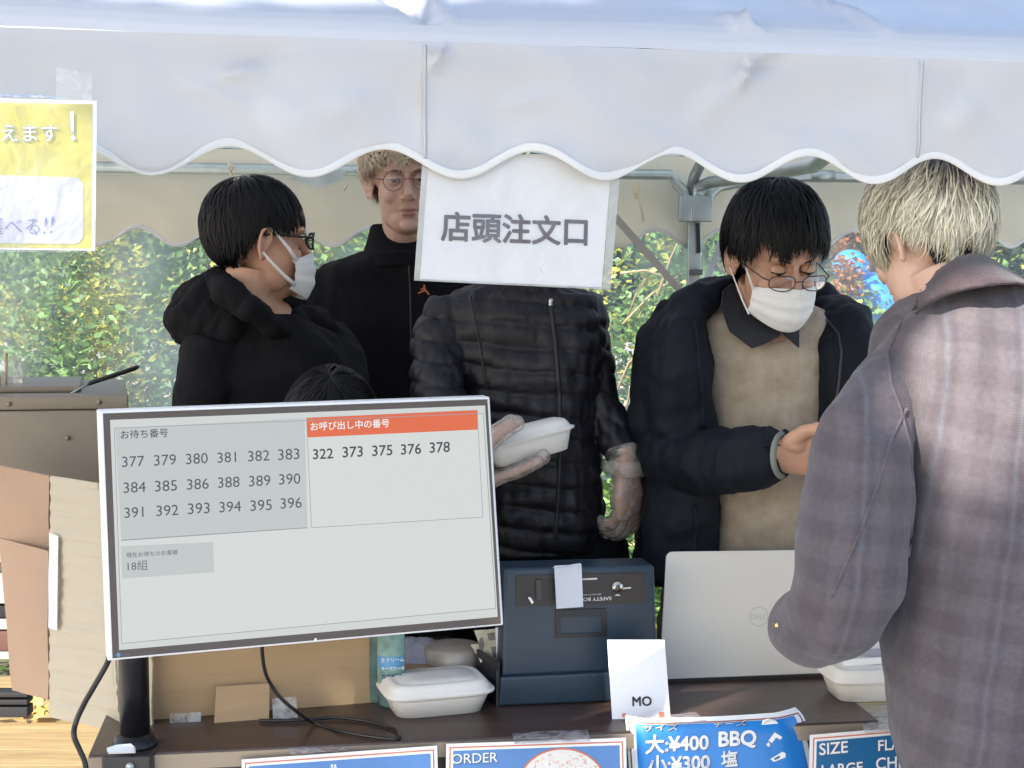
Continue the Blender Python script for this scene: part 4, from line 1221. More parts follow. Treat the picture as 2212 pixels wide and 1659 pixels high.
p3('サイズ', (1388, 1579), (1466, 1577), .01, hscale=.62); p3('チーズ', (1542, 1570), (1612, 1566), .01, hscale=.5)
p3('大:¥400', (1394, 1625), (1531, 1618), .035); p3('BBQ', (1552, 1612), (1634, 1608), .04)
p3('小:¥300', (1400, 1668), (1534, 1660), .035); p3('塩', (1558, 1655), (1594, 1652), .03)
for pts in ([(1645, 1566), (1648, 1556), (1660, 1552), (1676, 1556), (1682, 1563)], [(1655, 1608), (1661, 1603), (1664, 1609), (1660, 1614)], [(1660, 1600), (1672, 1584), (1680, 1588), (1668, 1605)], [(1670, 1590), (1673, 1582), (1690, 1592), (1686, 1598)], [(1664, 1640), (1690, 1624), (1697, 1627), (1697, 1636), (1672, 1646)]):
    PL3.pxquad('picture', wtx, pts, t, off=.006)
PL3.pxquad('picture', blue3, [(1672, 1639), (1684, 1632), (1685, 1637), (1674, 1642)], t, off=.0066)
for c_ in t.children:
    if c_ not in before: drape(c_, bf, .0011 if 'shadow' in c_.name else (.0022 if 'blue' in c_.data.materials[0].name else .0017))
adopt(t)
t, pl = flat_poster('deep blue poster lettered SIZE beside the customer\'s coat', [(1750, 1588), (2120, 1557)], 2.25, 2.30, blue3)
ptext(pl, t, 'SIZE', (1770, 1631), (1832, 1625), .02); ptext(pl, t, 'FLAVOR', (1897, 1622), (2010, 1612), .02)
ptext(pl, t, 'LARGE', (1775, 1675), (1864, 1667), .02); ptext(pl, t, 'CHEESE', (1892, 1662), (2005, 1653), .02)
adopt(t)
# tape over the table edge
tpm = clear_mat('edge_tape', milk=.5, gloss=.05, rough=.2, bump=.6, bscale=30, milkcol=(.72, .70, .74))
for k, (px, lb) in enumerate([([(618, 1603, 2.20), (748, 1595, 2.215), (752, 1622, 2.150), (628, 1630, 2.145)], 'clear tape over the edge above the leftmost blue poster'),
        ([(1105, 1583, 2.225), (1270, 1576, 2.24), (1275, 1601, 2.165), (1112, 1607, 2.16)], 'wide clear tape strip above the ORDER poster'),
        ([(1435, 1545, 2.3), (1503, 1538, 2.31), (1530, 1560, 2.235), (1440, 1568, 2.23)], 'clear tape corner right of the white card'),
        ([(1850, 1527, 2.40), (1925, 1524, 2.40), (1940, 1580, 2.24), (1868, 1584, 2.235)], 'clear tape strip at the table\'s right corner beside the coat')]):
    o = strip('tape_strip', tpm, px, None, wob=.002, sd=k + 1); tag(o, lb, 'tape')

# ================================================================== hanging signs
sleeve = clear_mat('sleeve_plastic', milk=.10, gloss=.10, rough=.10, bump=.9, bscale=9, milkcol=(.9, .9, .88))
sg = thing('order_sign', 'white paper sign in a clear sleeve hanging under the valance, store order counter', 'sign', W(1110, 350, 1.83))
SP = Plane(W(914, 322, 1.835), W(1341, 340, 1.895), W(1318, 626, 1.885), W(894, 606, 1.825))
ppr = mat('sign_paper', (.70, .70, .69), .7, trans=.12)
SP.slab('paper', ppr, .0006, sg, .028, .01, .955, .985)
# sleeve with gentle buckles
vs, fs = sheet(40, 60, lambda u, v: SP.pt(u, v, .0050 + .0022 * nz3(u * 4, v * 5, 3) + .001 * nz3(u * 14, v * 9, 7)))
MB().add(vs, fs).build('sleeve', sleeve, sg, True)
edm = clear_mat('sleeve_edge', milk=.6, gloss=.1, rough=.2, bump=.2, milkcol=(.72, .72, .68))
for q4 in ((0, 0, .026, 1), (.957, 0, 1, 1), (0, .985, 1, 1)):
    SP.slab('sleeve_edge', edm, .0008, sg, *q4, off=.0012)
ink = mat('sign_ink', (.055, .045, .065), .6)
# heavy lettering: character by character so the stroke weight stays even
text(SP, '店頭注文口', (952, 514), (1269, 526), ink, sg, heavy=.026, off=.0009)
adopt(sg)

ys = thing('yellow_sign', 'yellow and white handwritten sign in a clear sleeve taped to the valance at left', 'sign', W(60, 300, 1.585))
YP = Plane(W(-330, 205, 1.50), W(209, 218, 1.60), W(205, 546, 1.60), W(-330, 540, 1.50))
YP.slab('paper', pw, .0008, ys, 0, .0, 1, .985)
yel = mat('sign_yellow', (.50, .45, .10), .6, var=.06, vscale=6)
YP.pxquad('yellow_field', yel, [(-325, 214), (200, 225), (197, 537), (-325, 531)], ys, off=.0006)
rp = []
for (cx, cy, a0) in ((158, 405, -90), (158, 505, 0)):
    for k in range(7):
        a = R(a0 + 15 * k); rp.append((cx + 22 * math.cos(a), cy + 22 * math.sin(a)))
YP.pxquad('white_panel', mat('sign_panel', (.50, .50, .57), .6), [(-320, 370)] + rp + [(-320, 522)], ys, off=.0011)
def ol(s, a, b, fill, rim, bold):
    text(YP, s, a, b, rim, ys, name='lettering_rim', bold=bold + .03, off=.0016); text(YP, s, a, b, fill, ys, bold=bold - .005, off=.0020)
wf = mat('letter_white', (.76, .78, .74), .6); wr = mat('letter_rim', (.30, .42, .52), .6)
ol('えます', (4, 303), (126, 303), wf, wr, .0); ol('！', (153, 303), (163, 303), wf, wr, .0)
text(YP, '選べる', (-32, 503), (86, 504), mat('pen_blue', (.10, .16, .45), .6), ys, off=.0018, bold=-.012)
text(YP, '!!', (94, 506), (122, 502), mat('pen_blue', (.10, .16, .45), .6), ys, off=.0018, bold=-.016, italic=.3)
vs, fs = sheet(40, 70, lambda u, v: YP.pt(u, v, .0035 + .0025 * nz3(u * 6, v * 5, 13) + .0012 * nz3(u * 22, v * 12, 17)))
MB().add(vs, fs).build('sleeve', clear_mat('sleeve_plastic_left', milk=.14, gloss=.14, rough=.12, bump=1.0, bscale=9), ys, True)
strip('tape', clear_mat('tape_left', milk=.55, gloss=.06, rough=.2, bump=.5, bscale=30, milkcol=(.85, .85, .80)), [(122, 145, 1.60), (198, 158, 1.61), (198, 252, 1.594), (120, 243, 1.588)], ys, wob=.001)
strip('tape', clear_mat('tape_left2', milk=.5, gloss=.06, rough=.2, bump=.5, bscale=30), [(-40, 200, 1.575), (128, 207, 1.59), (128, 213, 1.585), (-40, 208, 1.57)], ys, wob=.001)
adopt(ys)
# ================================================================== people
skinA = mat('skin_light', (0.52, 0.30, 0.20), 0.5, var=.06, vscale=30, bump=.04, bscale=250, sss=.12)
skinB = mat('skin_pale', (0.50, 0.31, 0.235), 0.5, var=.10, vscale=30, bump=.04, bscale=250, sss=.12)
skinC = mat('skin_fair', (0.62, 0.40, 0.30), 0.5, var=.05, vscale=30, bump=.04, bscale=250, sss=.12)
hair_blk = mat('hair_black', (0.002, 0.0019, 0.0026), 0.45, spec=.22, island=.5)
lipm = mat('lip', (0.36, 0.14, 0.11), .5)
eyew = mat('eye_white', (.45, .43, .41), .25)
irism = mat('iris_dark', (.02, .014, .01), .15)
maskm = mat('mask_cloth', (.78, .78, .75), .75, bump=.12, bscale=300)
wire = mat('glasses_wire', (.10, .06, .045), .3, metal=.7)
lensm = clear_mat('glasses_lens', milk=.03, gloss=.10, rough=.03, bump=0.0, milkcol=(.8, .85, .85))

def hmat(c, yaw, pitch, roll=0.0, s=1.0):
    return Matrix.Translation(c) @ Matrix.Rotation(R(yaw) + math.pi, 4, 'Z') @ Matrix.Rotation(R(pitch), 4, 'X') @ Matrix.Rotation(R(roll), 4, 'Y') @ Matrix.Scale(s, 4)

def head_prims(neck_to=None, jaw=1.0, M=None):
    b = MB()
    b.ell((0, -.012, .032), (.074, .094, .086), n=32, m=20)
    b.ell((0, .030, -.030), (.063, .060, .088), n=28, m=18)
    b.ell((0, .044, -.082), (.044 * jaw, .044, .040), n=20, m=14)
    b.ell((.036, .030, -.070), (.022 * jaw, .034, .034)); b.ell((-.036, .030, -.070), (.022 * jaw, .034, .034))
    b.ell((.034, .064, -.028), (.024, .022, .024)); b.ell((-.034, .064, -.028), (.024, .022, .024))
    b.ell((0, .078, .030), (.054, .018, .014)); b.ell((0, .072, .055), (.050, .022, .030))
    b.tube([(0, .090, .016), (0, .100, -.004), (0, .112, -.026), (0, .106, -.036)], [.0065, .008, .0115, .008], 12)
    b.ell((.010, .098, -.033), (.0085, .010, .0075)); b.ell((-.010, .098, -.033), (.0085, .010, .0075))
    b.ell((0, .089, -.060), (.021, .010, .0065)); b.ell((0, .0885, -.071), (.017, .010, .0065)); b.ell((0, .083, -.098), (.020, .012, .014))
    for s_ in (1, -1):
        # ear: rim, plate, lobe
        E_ = Matrix.Translation((s_ * .077, -.010, -.006)) @ Matrix.Rotation(s_ * R(22), 4, 'Z') @ Matrix.Rotation(R(-8), 4, 'X')
        e = MB()
        e.ell((0, 0, 0), (.0045, .017, .027), n=14, m=10); e.ell((0, .003, -.026), (.0045, .010, .011), n=12, m=8)
        e.tube([(.003 * s_, .012, -.004), (.006 * s_, .014, .012), (.008 * s_, .009, .025), (.009 * s_, -.004, .031), (.010 * s_, -.015, .024), (.010 * s_, -.019, .008), (.008 * s_, -.015, -.010), (.006 * s_, -.008, -.024), (.004 * s_, 0, -.032)], [.003, .0034, .0038, .0042, .0042, .004, .0038, .004, .005], 10)
        e.tube([(.004 * s_, .008, -.012), (.006 * s_, -.006, -.012), (.006 * s_, -.010, .004), (.004 * s_, -.004, .016)], .0032, 8)
        e.xform(E_); b.join(e)
    if M is not None: b.xform(M)
    return b

def sculpt_face(me, Mi, open_=1.0):
    co = get_co(me); h = np.c_[co, np.ones(len(co))] @ np.array(Mi).T; h = h[:, :3]
    no = get_no(me); d = np.zeros(len(co))
    for s_ in (1, -1):
        e = ((h[:, 0] - s_ * .031) / .016) ** 2 + ((h[:, 2] - .006) / .010) ** 2
        d -= .0085 * np.exp(-e) * (h[:, 1] > .05)
        e = ((h[:, 0] - s_ * .0095) / .0045) ** 2 + ((h[:, 2] + .041) / .003) ** 2 
        d -= .004 * np.exp(-e) * (h[:, 1] > .08)
    e = (h[:, 0] / .020) ** 2 + ((h[:, 2] + .0655) / .0022) ** 2
    d -= .0030 * np.exp(-e) * (h[:, 1] > .07)
    e = (h[:, 0] / .004) ** 2 + ((h[:, 2] + .050) / .007) ** 2
    d -= .0015 * np.exp(-e) * (h[:, 1] > .07)
    set_co(me, co + no * d[:, None])

def person(label, c, loc=None):
    return thing('person', label, 'person', (c.x, c.y + .02, -.045))

def join_mesh(meshes):
    bm = bmesh.new()
    for m_ in meshes: bm.from_mesh(m_)
    me = bpy.data.meshes.new('m'); bm.to_mesh(me); bm.free()
    return me

def make_body(root, M, skin, extra=None, neck=None, jaw=1.0, core=None, hands=None):
    """head, neck, trunk core and hands as one skin surface"""
    b = head_prims(jaw=jaw, M=M)
    n0 = M @ Vector((0, -.012, -.060)); n1 = M @ Vector((0, -.018, -.120)); n2 = neck
    b.tube([n0, n1, n1.lerp(n2, .6), n2], [.050, .049, .053, .064], 20)
    me = remesh(b, .0026, 5); sculpt_face(me, M.inverted())
    ms = [me]
    if core:
        ms.append(remesh(core, .014, 6))
    if hands:
        ms.append(remesh(hands, .0024, 3))
    return link('body', join_mesh(ms), skin, root, True)

def eyes(root, M, lid=.3, skin=None, gaze=(0, 0)):
    for s_ in (1, -1):
        o = MB().ell((s_ * .031, .0785, .0055), (.0115, .0115, .0115), n=20, m=14).xform(M).build('eye', eyew, root, True)
        p = Vector((s_ * .031 + gaze[0] * .004, .0785 + .0098, .0055 + gaze[1] * .004))
        MB().ell(p, (.0056, .0026, .0056), n=16, m=8).xform(M).build('iris', irism, o, True)
        # upper and lower lids as skin shells
        mb = MB(); rows_ = 10; cols_ = 16
        def shell(a0, a1, rad):
            vs = []; fs = []
            for i in range(rows_ + 1):
                a = R(a0 + (a1 - a0) * i / rows_)
                for k in range(cols_ + 1):
                    t = R(-80 + 160 * k / cols_)
                    vs.append(Vector((s_ * .031 + rad * 1.18 * math.sin(t), .0785 + rad * math.cos(t) * math.cos(a), .0055 + rad * math.cos(t) ** .5 * math.sin(a))))
            for i in range(rows_):
                for k in range(cols_): fs.append((i * (cols_ + 1) + k, i * (cols_ + 1) + k + 1, (i + 1) * (cols_ + 1) + k + 1, (i + 1) * (cols_ + 1) + k))
            return vs, fs
        up = 35 - lid * 65
        mb.add(*shell(85, up, .0128)); mb.add(*shell(-80, min(-22, up - 8), .0126))
        mb.xform(M).build('eyelid', skin, root, True)
        ls = [Vector((s_ * .031 + .0130 * 1.15 * math.sin(R(t)), .0785 + .0134 * math.cos(R(t)) * math.cos(R(up)), .0055 + .0130 * math.cos(R(t)) ** .5 * math.sin(R(up)))) for t in range(-72, 73, 12)]
        MB().tube(ls, .0010, 6).xform(M).build('lashes', hair_blk, root, True)
def brows(root, M, m, zz=.028, th=1.0, tilt=0.0):
    for s_ in (1, -1):
        pts = [(s_ * .014, .0935, zz - .002 + tilt * .002), (s_ * .024, .0925, zz + .001), (s_ * .036, .0870, zz + .003), (s_ * .048, .0745, zz - .001)]
        b = MB().tube(pts, [.0020 * th, .0030 * th, .0026 * th, .0010 * th], 8)
        b.xform(M).build('eyebrow', m, root, True)

def make_hair(root, M, m, crown=(0, -.035, .118), rad=(.083, .104, .100), c0=(0, -.012, .030), line=None, n=3600, length=(.10, .16), lift=.010, seed=1, wid=.0026, wave=0.0, shellmat=None, curl=0.0, name='hair', jit=.25, spike=0.0, part=None, shell_r=.955, ragged=.006, wavy=1.0):
    """strands running over the skull from the crown, clipped at the hairline, over a shaped cap"""
    line0 = line
    line = lambda a: line0(a) + wavy * (.0075 * math.sin(9 * a + seed) + .005 * math.sin(23 * a + 2 * seed) + .003 * math.sin(41 * a))
    q = np.random.default_rng(seed); C = Vector(c0); rx, ry, rz = rad
    K = Vector(crown) - C; K = Vector((K.x / rx, K.y / ry, K.z / rz)).normalized()
    # cap
    vs = []; fs = []; NA, NE = 48, 30
    zl = [line(2 * math.pi * k / NA) for k in range(NA)]
    for i in range(NE + 1):
        for k in range(NA):
            a = 2 * math.pi * k / NA
            zmin = max(-1, min(.98, (zl[k] - c0[2]) / rz)); th1 = math.acos(zmin)
            th = th1 * i / NE
            f = shell_r * (1 - .05 * max(0, i - NE + 3) / 3)
            vs.append(C + Vector((rx * f * math.sin(th) * math.sin(a), ry * f * math.sin(th) * math.cos(a), rz * f * math.cos(th))))
    for i in range(NE):
        for k in range(NA): fs.append((i * NA + k, (i + 1) * NA + k, (i + 1) * NA + (k + 1) % NA, i * NA + (k + 1) % NA))
    cap = MB().add(vs, fs).xform(M).build(name, shellmat or m, root, True)
    V = []; F = []; att = []
    for s_ in range(n):
        u = Vector(q.normal(size=3)).normalized()
        if u.z < -.75: continue
        a = math.atan2(u.x, u.y)
        if c0[2] + rz * u.z < line(a) + .004: continue
        L_ = q.uniform(*length); st_ = 8; h = L_ / st_
        lf = lift * q.uniform(.15, 1.2)
        ph = q.uniform(0, 6.28); w0 = wid * q.uniform(.6, 1.3)
        zj = q.normal() * ragged
        p = u.copy(); jd = q.normal() * jit + .8 * nz3(u.x * 3 + seed, u.y * 3, u.z * 3)
        pts = []
        for i in range(st_ + 1):
            t = i / st_
            f = 1 + (lf / .1) * math.sin(min(1, t * 1.2) * math.pi * .7) - .02 * t + spike * t * t
            w3 = Vector((rx * p.x, ry * p.y, rz * p.z)) * f + C
            if wave: w3 += Vector((math.sin(ph + t * 9), math.cos(ph * 2 + t * 8), math.sin(ph + t * 11))) * wave * t
            pts.append((w3, p.copy()))
            zl_ = line(math.atan2(p.x, p.y)) + zj
            if i > 0 and w3.z < zl_ - .004: break
            # tangent away from the crown
            tg_ = (p - K); tg_ = tg_ - p * tg_.dot(p)
            if tg_.length < 1e-4: tg_ = Vector((q.normal(), q.normal(), 0))
            tg_.normalize()
            sd_ = p.cross(tg_)
            tg_ = (tg_ + sd_ * (jd + curl * math.sin(ph + i)) + Vector((0, 0, -.35)) * t).normalized()
            p = (p + Vector((tg_.x * h / rx, tg_.y * h / ry, tg_.z * h / rz))).normalized()
        if len(pts) < 3: continue
        o = len(V); kN = len(pts)
        for i, (w3, pn) in enumerate(pts):
            t = i / (kN - 1)
            nx = pts[min(i + 1, kN - 1)][0] - pts[max(0, i - 1)][0]
            nn = Vector((pn.x / rx, pn.y / ry, pn.z / rz)).normalized()
            sd_ = nx.cross(nn)
            sd_ = sd_.normalized() if sd_.length > 1e-9 else Vector((1, 0, 0))
            ww = w0 * (.55 + .9 * math.sin(math.pi * (.12 + .8 * t))) * (1 - .75 * max(0, t - .6) / .4)
            V.append(w3 - sd_ * ww * .5); V.append(w3 + nn * ww * .25); V.append(w3 + sd_ * ww * .5)
            kd = math.acos(max(-1, min(1, pn.dot(K)))) / 1.5
            att += [min(1.2, .35 * t + .8 * kd)] * 3
        for i in range(kN - 1):
            a_ = o + i * 3
            F += [(a_, a_ + 1, a_ + 4, a_ + 3), (a_ + 1, a_ + 2, a_ + 5, a_ + 4)]
    me = MB().add([M @ v for v in V], F).mesh()
    at = me.attributes.new('along', 'FLOAT', 'POINT'); at.data.foreach_set('value', att)
    link('strands', me, m, cap, True)
    return cap

def wrap_line(front, side, back, fw=1.0):
    def f(a):
        a = (a + math.pi) % (2 * math.pi) - math.pi; t = abs(a)
        # keypoints: 0 front, 50 temple, 80 before ear, 105 behind ear, 180 nape
        ks = [(0, front), (R(42), front - .004), (R(62), side + .012), (R(80), side), (R(96), side - .002), (R(110), back + .020), (R(135), back), (R(180), back)]
        for (a0, v0), (a1, v1) in zip(ks[:-1], ks[1:]):
            if t <= a1:
                k = (t - a0) / (a1 - a0); k = k * k * (3 - 2 * k)
                return v0 + (v1 - v0) * k
        return back
    return f

def face_mask(root, M, drop=-.118, lr=.0016):
    def fn(u, v):
        uu = u * 2 - 1
        zt = -.016 - .020 * abs(uu) ** 1.6; zbm = drop + .022 * uu * uu
        z = zt + (zbm - zt) * v
        y = .1235 - .058 * abs(uu) ** 2.0 + .006 * math.sin(math.pi * v) * (1 - uu * uu) - .014 * max(0, v - .75) * 4 * .8
        if v < .15: y -= .010 * (1 - v / .15) * min(1, abs(uu) * 2.5)
        y += .0011 * math.sin(v * 2 * math.pi * 3.5) * (1 - .4 * uu * uu) + .0012 * nz3(uu * 3, v * 5, 1)
        x = uu * .068 * (1 - .10 * (v - .5) ** 2)
        return Vector((x, y, z))
    vs, fs = sheet(42, 40, fn)
    k = len(vs)
    m_ = MB().add(vs, fs); m_.add([v - Vector((0, .0012, 0)) for v in vs], [tuple(reversed(f)) for f in fs])
    o = m_.xform(M).build('face_mask', maskm, root, True)
    for s_ in (1, -1):
        MB().tube([(s_ * .0675, .066, -.036), (s_ * .0735, .045, -.012), (s_ * .078, .012, .020), (s_ * .083, -.012, .030)], [lr * 1.6, lr * 1.3, lr, lr], 6).xform(M).build('ear_loop', maskm, o, True)
        MB().tube([(s_ * .0665, .066, -.088), (s_ * .072, .040, -.070), (s_ * .078, .010, -.045), (s_ * .083, -.014, -.024)], [lr * 1.6, lr * 1.3, lr, lr], 6).xform(M).build('ear_loop', maskm, o, True)
    return o

def glasses(root, M, kind='wire', zz=.004, yy=.110):
    g_ = MB(); rt = []
    m_ = wire if kind != 'thick' else blackp
    rx, rz, e, th = {'wire': (.0255, .0150, 2.6, .0011), 'round': (.0215, .0215, 2.0, .0009), 'thick': (.0270, .0170, 3.2, .0024)}[kind]
    first = None
    for s_ in (1, -1):
        pts = []
        for k in range(29):
            a = 2 * math.pi * k / 28; ca, sa = math.cos(a), math.sin(a)
            x = rx * math.copysign(abs(ca) ** (2 / e), ca); z = rz * math.copysign(abs(sa) ** (2 / e), sa)
            pts.append(Vector((s_ * .0335 + x, yy - 3.2 * x * x * 2 - (.006 if s_ * x > 0 else 0) * abs(x) / rx, zz + z)))
        o = MB().tube(pts, th, 8, cap=False).xform(M).build('glasses_rim' if first else 'glasses', m_, first or root, True)
        if first is None: first = o
        c = sum(pts[:-1], Vector()) / 28
        MB().add([c] + pts[:-1], [(0, i + 1, (i + 1) % 28 + 1) for i in range(28)]).xform(M).build('lens', lensm, first, True)
        x0 = s_ * (.0335 + rx)
        MB().tube([(x0, yy - .010, zz + .004), (s_ * .069, yy - .018, zz + .006), (s_ * .0745, .055, zz + .006), (s_ * .079, .0, zz + .006), (s_ * .080, -.018, zz - .006)], [th * 1.2, th * 1.3, th * 1.1, th, th], 6).xform(M).build('temple', m_, first, True)
    MB().tube([(-.010, yy - .001, zz + .003), (0, yy + .003, zz + .006), (.010, yy - .001, zz + .003)], th, 6).xform(M).build('bridge', m_, first, True)
    return first

def hand(c, fdir, pn, side=1, curls=(20, 25, 30, 35), thumb=(35, 25), s=1.0, spread=4, wrist=None, wr=.027):
    """palm, four unequal bent fingers and a thumb; fdir along the fingers, pn out of the palm"""
    f = Vector(fdir).normalized(); p = Vector(pn); p = (p - f * p.dot(f)).normalized(); a = f.cross(p).normalized() * side  # a: towards the thumb
    B = MB()
    def pt(x, y, z): return Vector(c) + (f * x + a * y + p * z) * s
    B.loft([(pt(-.012, 0, -.001), a * .026 * s, p * .016 * s), (pt(.015, .002, 0), a * .033 * s, p * .0165 * s), (pt(.05, .003, 0), a * .039 * s, p * .0145 * s), (pt(.085, .002, 0), a * .0385 * s, p * .0115 * s), (pt(.094, .002, 0), a * .034 * s, p * .008 * s)], 18, 2.6)
    B.ell(pt(.025, .026, .006), (.017 * s, .017 * s, .015 * s))
    lens_ = [(.043, .026, .020), (.047, .029, .021), (.044, .027, .021), (.034, .021, .018)]
    ys_ = [.0285, .0095, -.0095, -.0275]; xs_ = [.086, .090, .087, .079]; rr_ = [.0088, .0092, .0088, .0078]
    for i in range(4):
        q_ = pt(xs_[i] - .016, ys_[i], .0); ang = 0; pts = [q_, pt(xs_[i], ys_[i], 0)]; rd = [rr_[i] * 1.05, rr_[i] * 1.08]
        sp = R(spread * (1.5 - i))
        cur = pts[-1]
        for j in range(3):
            ang += R(curls[i] * (1.0, 1.25, .8)[j])
            d = (f * math.cos(ang) + p * math.sin(ang)); d = (d + a * math.sin(sp)).normalized()
            k = 3
            for t in range(1, k + 1):
                pts.append(cur + d * lens_[i][j] * s * t / k); rd.append(rr_[i] * (1.04 if t == k else .97) * (1 - .07 * j - .02 * t))
            cur = pts[-1]
        pts.append(cur + d * .004 * s); rd.append(rr_[i] * .5)
        B.tube(pts, [r_ * s for r_ in rd], 12)
    t0 = pt(.012, .024, .004); d = (f * .62 + a * math.cos(R(thumb[0])) * .8 + p * math.sin(R(thumb[0])) * .7).normalized()
    t1 = t0 + d * .042 * s; d2 = (d + p * math.sin(R(thumb[1])) - a * .25 + f * .15).normalized(); t2 = t1 + d2 * .030 * s; d3 = (d2 + p * math.sin(R(thumb[1])) * .6 - a * .2).normalized(); t3 = t2 + d3 * .026 * s
    B.tube([t0, t0.lerp(t1, .5), t1, t1.lerp(t2, .5), t2, t2.lerp(t3, .6), t3, t3 + d3 * .004 * s], [.013 * s, .0125 * s, .0105 * s, .0098 * s, .0102 * s, .0092 * s, .0075 * s, .004 * s], 12)
    if wrist is not None:
        w0 = pt(-.008, 0, 0); B.tube([w0, w0.lerp(Vector(wrist), .5), Vector(wrist)], [wr * s * .92, wr * s, wr * s * 1.1], 14)
    return B

def limb(pts, n=16):
    return MB().pxtube(pts, n)

def trousers(root, xs, y, hipz, m, d=None, shoe=blackp, sp=.10):
    b = MB()
    b.loft([((xs, y, hipz + .10), (.155, 0, 0), (0, .105, 0)), ((xs, y, hipz), (.170, 0, 0), (0, .115, 0)), ((xs, y, hipz - .10), (.165, 0, 0), (0, .110, 0))], 24)
    for s_ in (1, -1):
        b.tube([(xs + s_ * sp * .85, y, hipz - .04), (xs + s_ * sp, y, hipz - .38), (xs + s_ * sp * 1.05, y + .01, .10), (xs + s_ * sp * 1.05, y + .01, .03)], [.095, .072, .058, .062], 16)
    me = remesh(b, .012, 5); folds(me, .006, (12, 12, 5), 2)
    link('trousers', me, m, root, True)
    for s_ in (1, -1):
        MB().loft([((xs + s_ * sp * 1.05, y - .06, -.044), (.045, 0, 0), (0, .13, 0)), ((xs + s_ * sp * 1.05, y - .06, -.01), (.045, 0, 0), (0, .13, 0)), ((xs + s_ * sp * 1.05, y - .02, .05), (.04, 0, 0), (0, .07, 0))], 20).build('shoe', shoe, root, True)

navyblk = mat('cloth_black', (0.0045, 0.0045, 0.006), 0.9, spec=.2, var=.15, vscale=20, bump=.12, bscale=300)
navyjk = mat('cloth_navy_jacket', (0.0045, 0.0065, 0.012), 0.75, spec=.25, var=.15, vscale=12, bump=.1, bscale=280)
puffm = mat('puffer_nylon', (0.0075, 0.007, 0.010), 0.5, spec=.35, var=.15, vscale=14, bump=.25, bscale=45)
blacktr = mat('trouser_black', (0.004, 0.004, 0.005), .9, spec=.2)
zipm = mat('zip_dark', (.03, .03, .033), .4, metal=.3)

# ---------------------------------------------------------------- hooded worker, left
d = 2.85; C = W(557, 521, d); M = hmat(C, 116, -4, 0, .90)
t = person('person in a black hoodie with white mask and black glasses looking away to the right', C)
neck = W(568, 700, d + .02)
core = MB().pxloft([(700, 450, 680, 2.88, .07), (900, 430, 730, 2.9, .09), (1200, 440, 720, 2.9, .09)])
make_body(t, M, skinA, neck=neck, core=core)
make_hair(t, M, hair_blk, line=wrap_line(.050, .022, -.050), n=5200, rad=(.087, .108, .106), c0=(0, -.014, .032), seed=2, lift=.006, wid=.0022, jit=.12, length=(.06, .13))
face_mask(t, M, lr=.0032); glasses(t, M, 'thick', zz=.008, yy=.112)
b = MB()
b.pxloft([(690, 452, 640, 2.86, .07), (722, 410, 690, 2.87, .105), (755, 402, 735, 2.88, .12), (800, 399, 760, 2.88, .13), (900, 394, 770, 2.89, .13), (1050, 400, 770, 2.90, .13), (1250, 405, 760, 2.90, .13)], e=2.5)
b.pxtube([(470, 745, 2.80, 62), (445, 850, 2.78, 60), (440, 960, 2.76, 56), (500, 1060, 2.66, 48)])
b.pxtube([(520, 722, 2.84, 40), (610, 742, 2.84, 48), (700, 775, 2.88, 52)])
b.pxtube([(700, 740, 2.95, 50), (745, 800, 2.90, 50), (760, 900, 2.80, 48), (720, 980, 2.66, 42)])
me = remesh(b, .006, 6); folds(me, .010, (9, 9, 5), 3, rot=.5); folds(me, .003, (30, 30, 18), 8)
link('hoodie', me, navyblk, t, True)
b = MB()
b.pxtube([(470, 640, 2.96, 40), (438, 668, 2.90, 56), (450, 694, 2.83, 56), (505, 712, 2.80, 44), (560, 726, 2.84, 32), (590, 735, 2.88, 20)])
b.pxtube([(462, 606, 2.88, 20), (452, 640, 2.86, 46), (450, 680, 2.84, 56)])
b.pxtube([(466, 602, 2.84, 15), (492, 634, 2.76, 20), (540, 668, 2.73, 24), (585, 700, 2.75, 18), (612, 716, 2.78, 14)])
b.pxtube([(620, 720, 2.84, 26), (660, 700, 2.92, 26), (690, 690, 2.94, 18), (700, 715, 2.90, 26)])
b.pxtube([(470, 640, 2.98, 40), (540, 665, 3.0, 36), (640, 680, 2.97, 28)])
b.ell(W(455, 690, 2.86), (.075, .08, .048))
me = remesh(b, .005, 6); folds(me, .013, (15, 15, 11), 5, rot=.7); folds(me, .004, (40, 40, 30), 9)
link('hood', me, navyblk, t, True)
trousers(t, W(580, 1, 2.9).x, 2.9, .86, blacktr)
adopt(t)

# ---------------------------------------------------------------- tall worker with curly fair hair
d = 3.2; C = W(873, 391, d); M = hmat(C, 9, -5, 2, .92)
t = person('tall person with curly fair hair and round wire glasses in a black zip top', C)
core = MB().pxloft([(560, 760, 1000, 3.26, .07), (760, 700, 1050, 3.28, .09), (1000, 700, 1040, 3.28, .09)])
make_body(t, M, skinB, neck=W(868, 535, 3.26), core=core, jaw=1.05)
eyes(t, M, .42, skinB, (0, -.2)); brows(t, M, mat('brow_brown', (.14, .07, .04), .7), th=1.3, zz=.026)
MB().ell((0, .0972, -.0605), (.0200, .0035, .0030)).xform(M).build('upper_lip', lipm, t, True)
MB().ell((0, .0970, -.0712), (.0165, .0035, .0036)).xform(M).build('lower_lip', lipm, t, True)
glasses(t, M, 'round', zz=.004, yy=.108)
fair = bpy.data.materials.new('x'); bpy.data.materials.remove(fair)
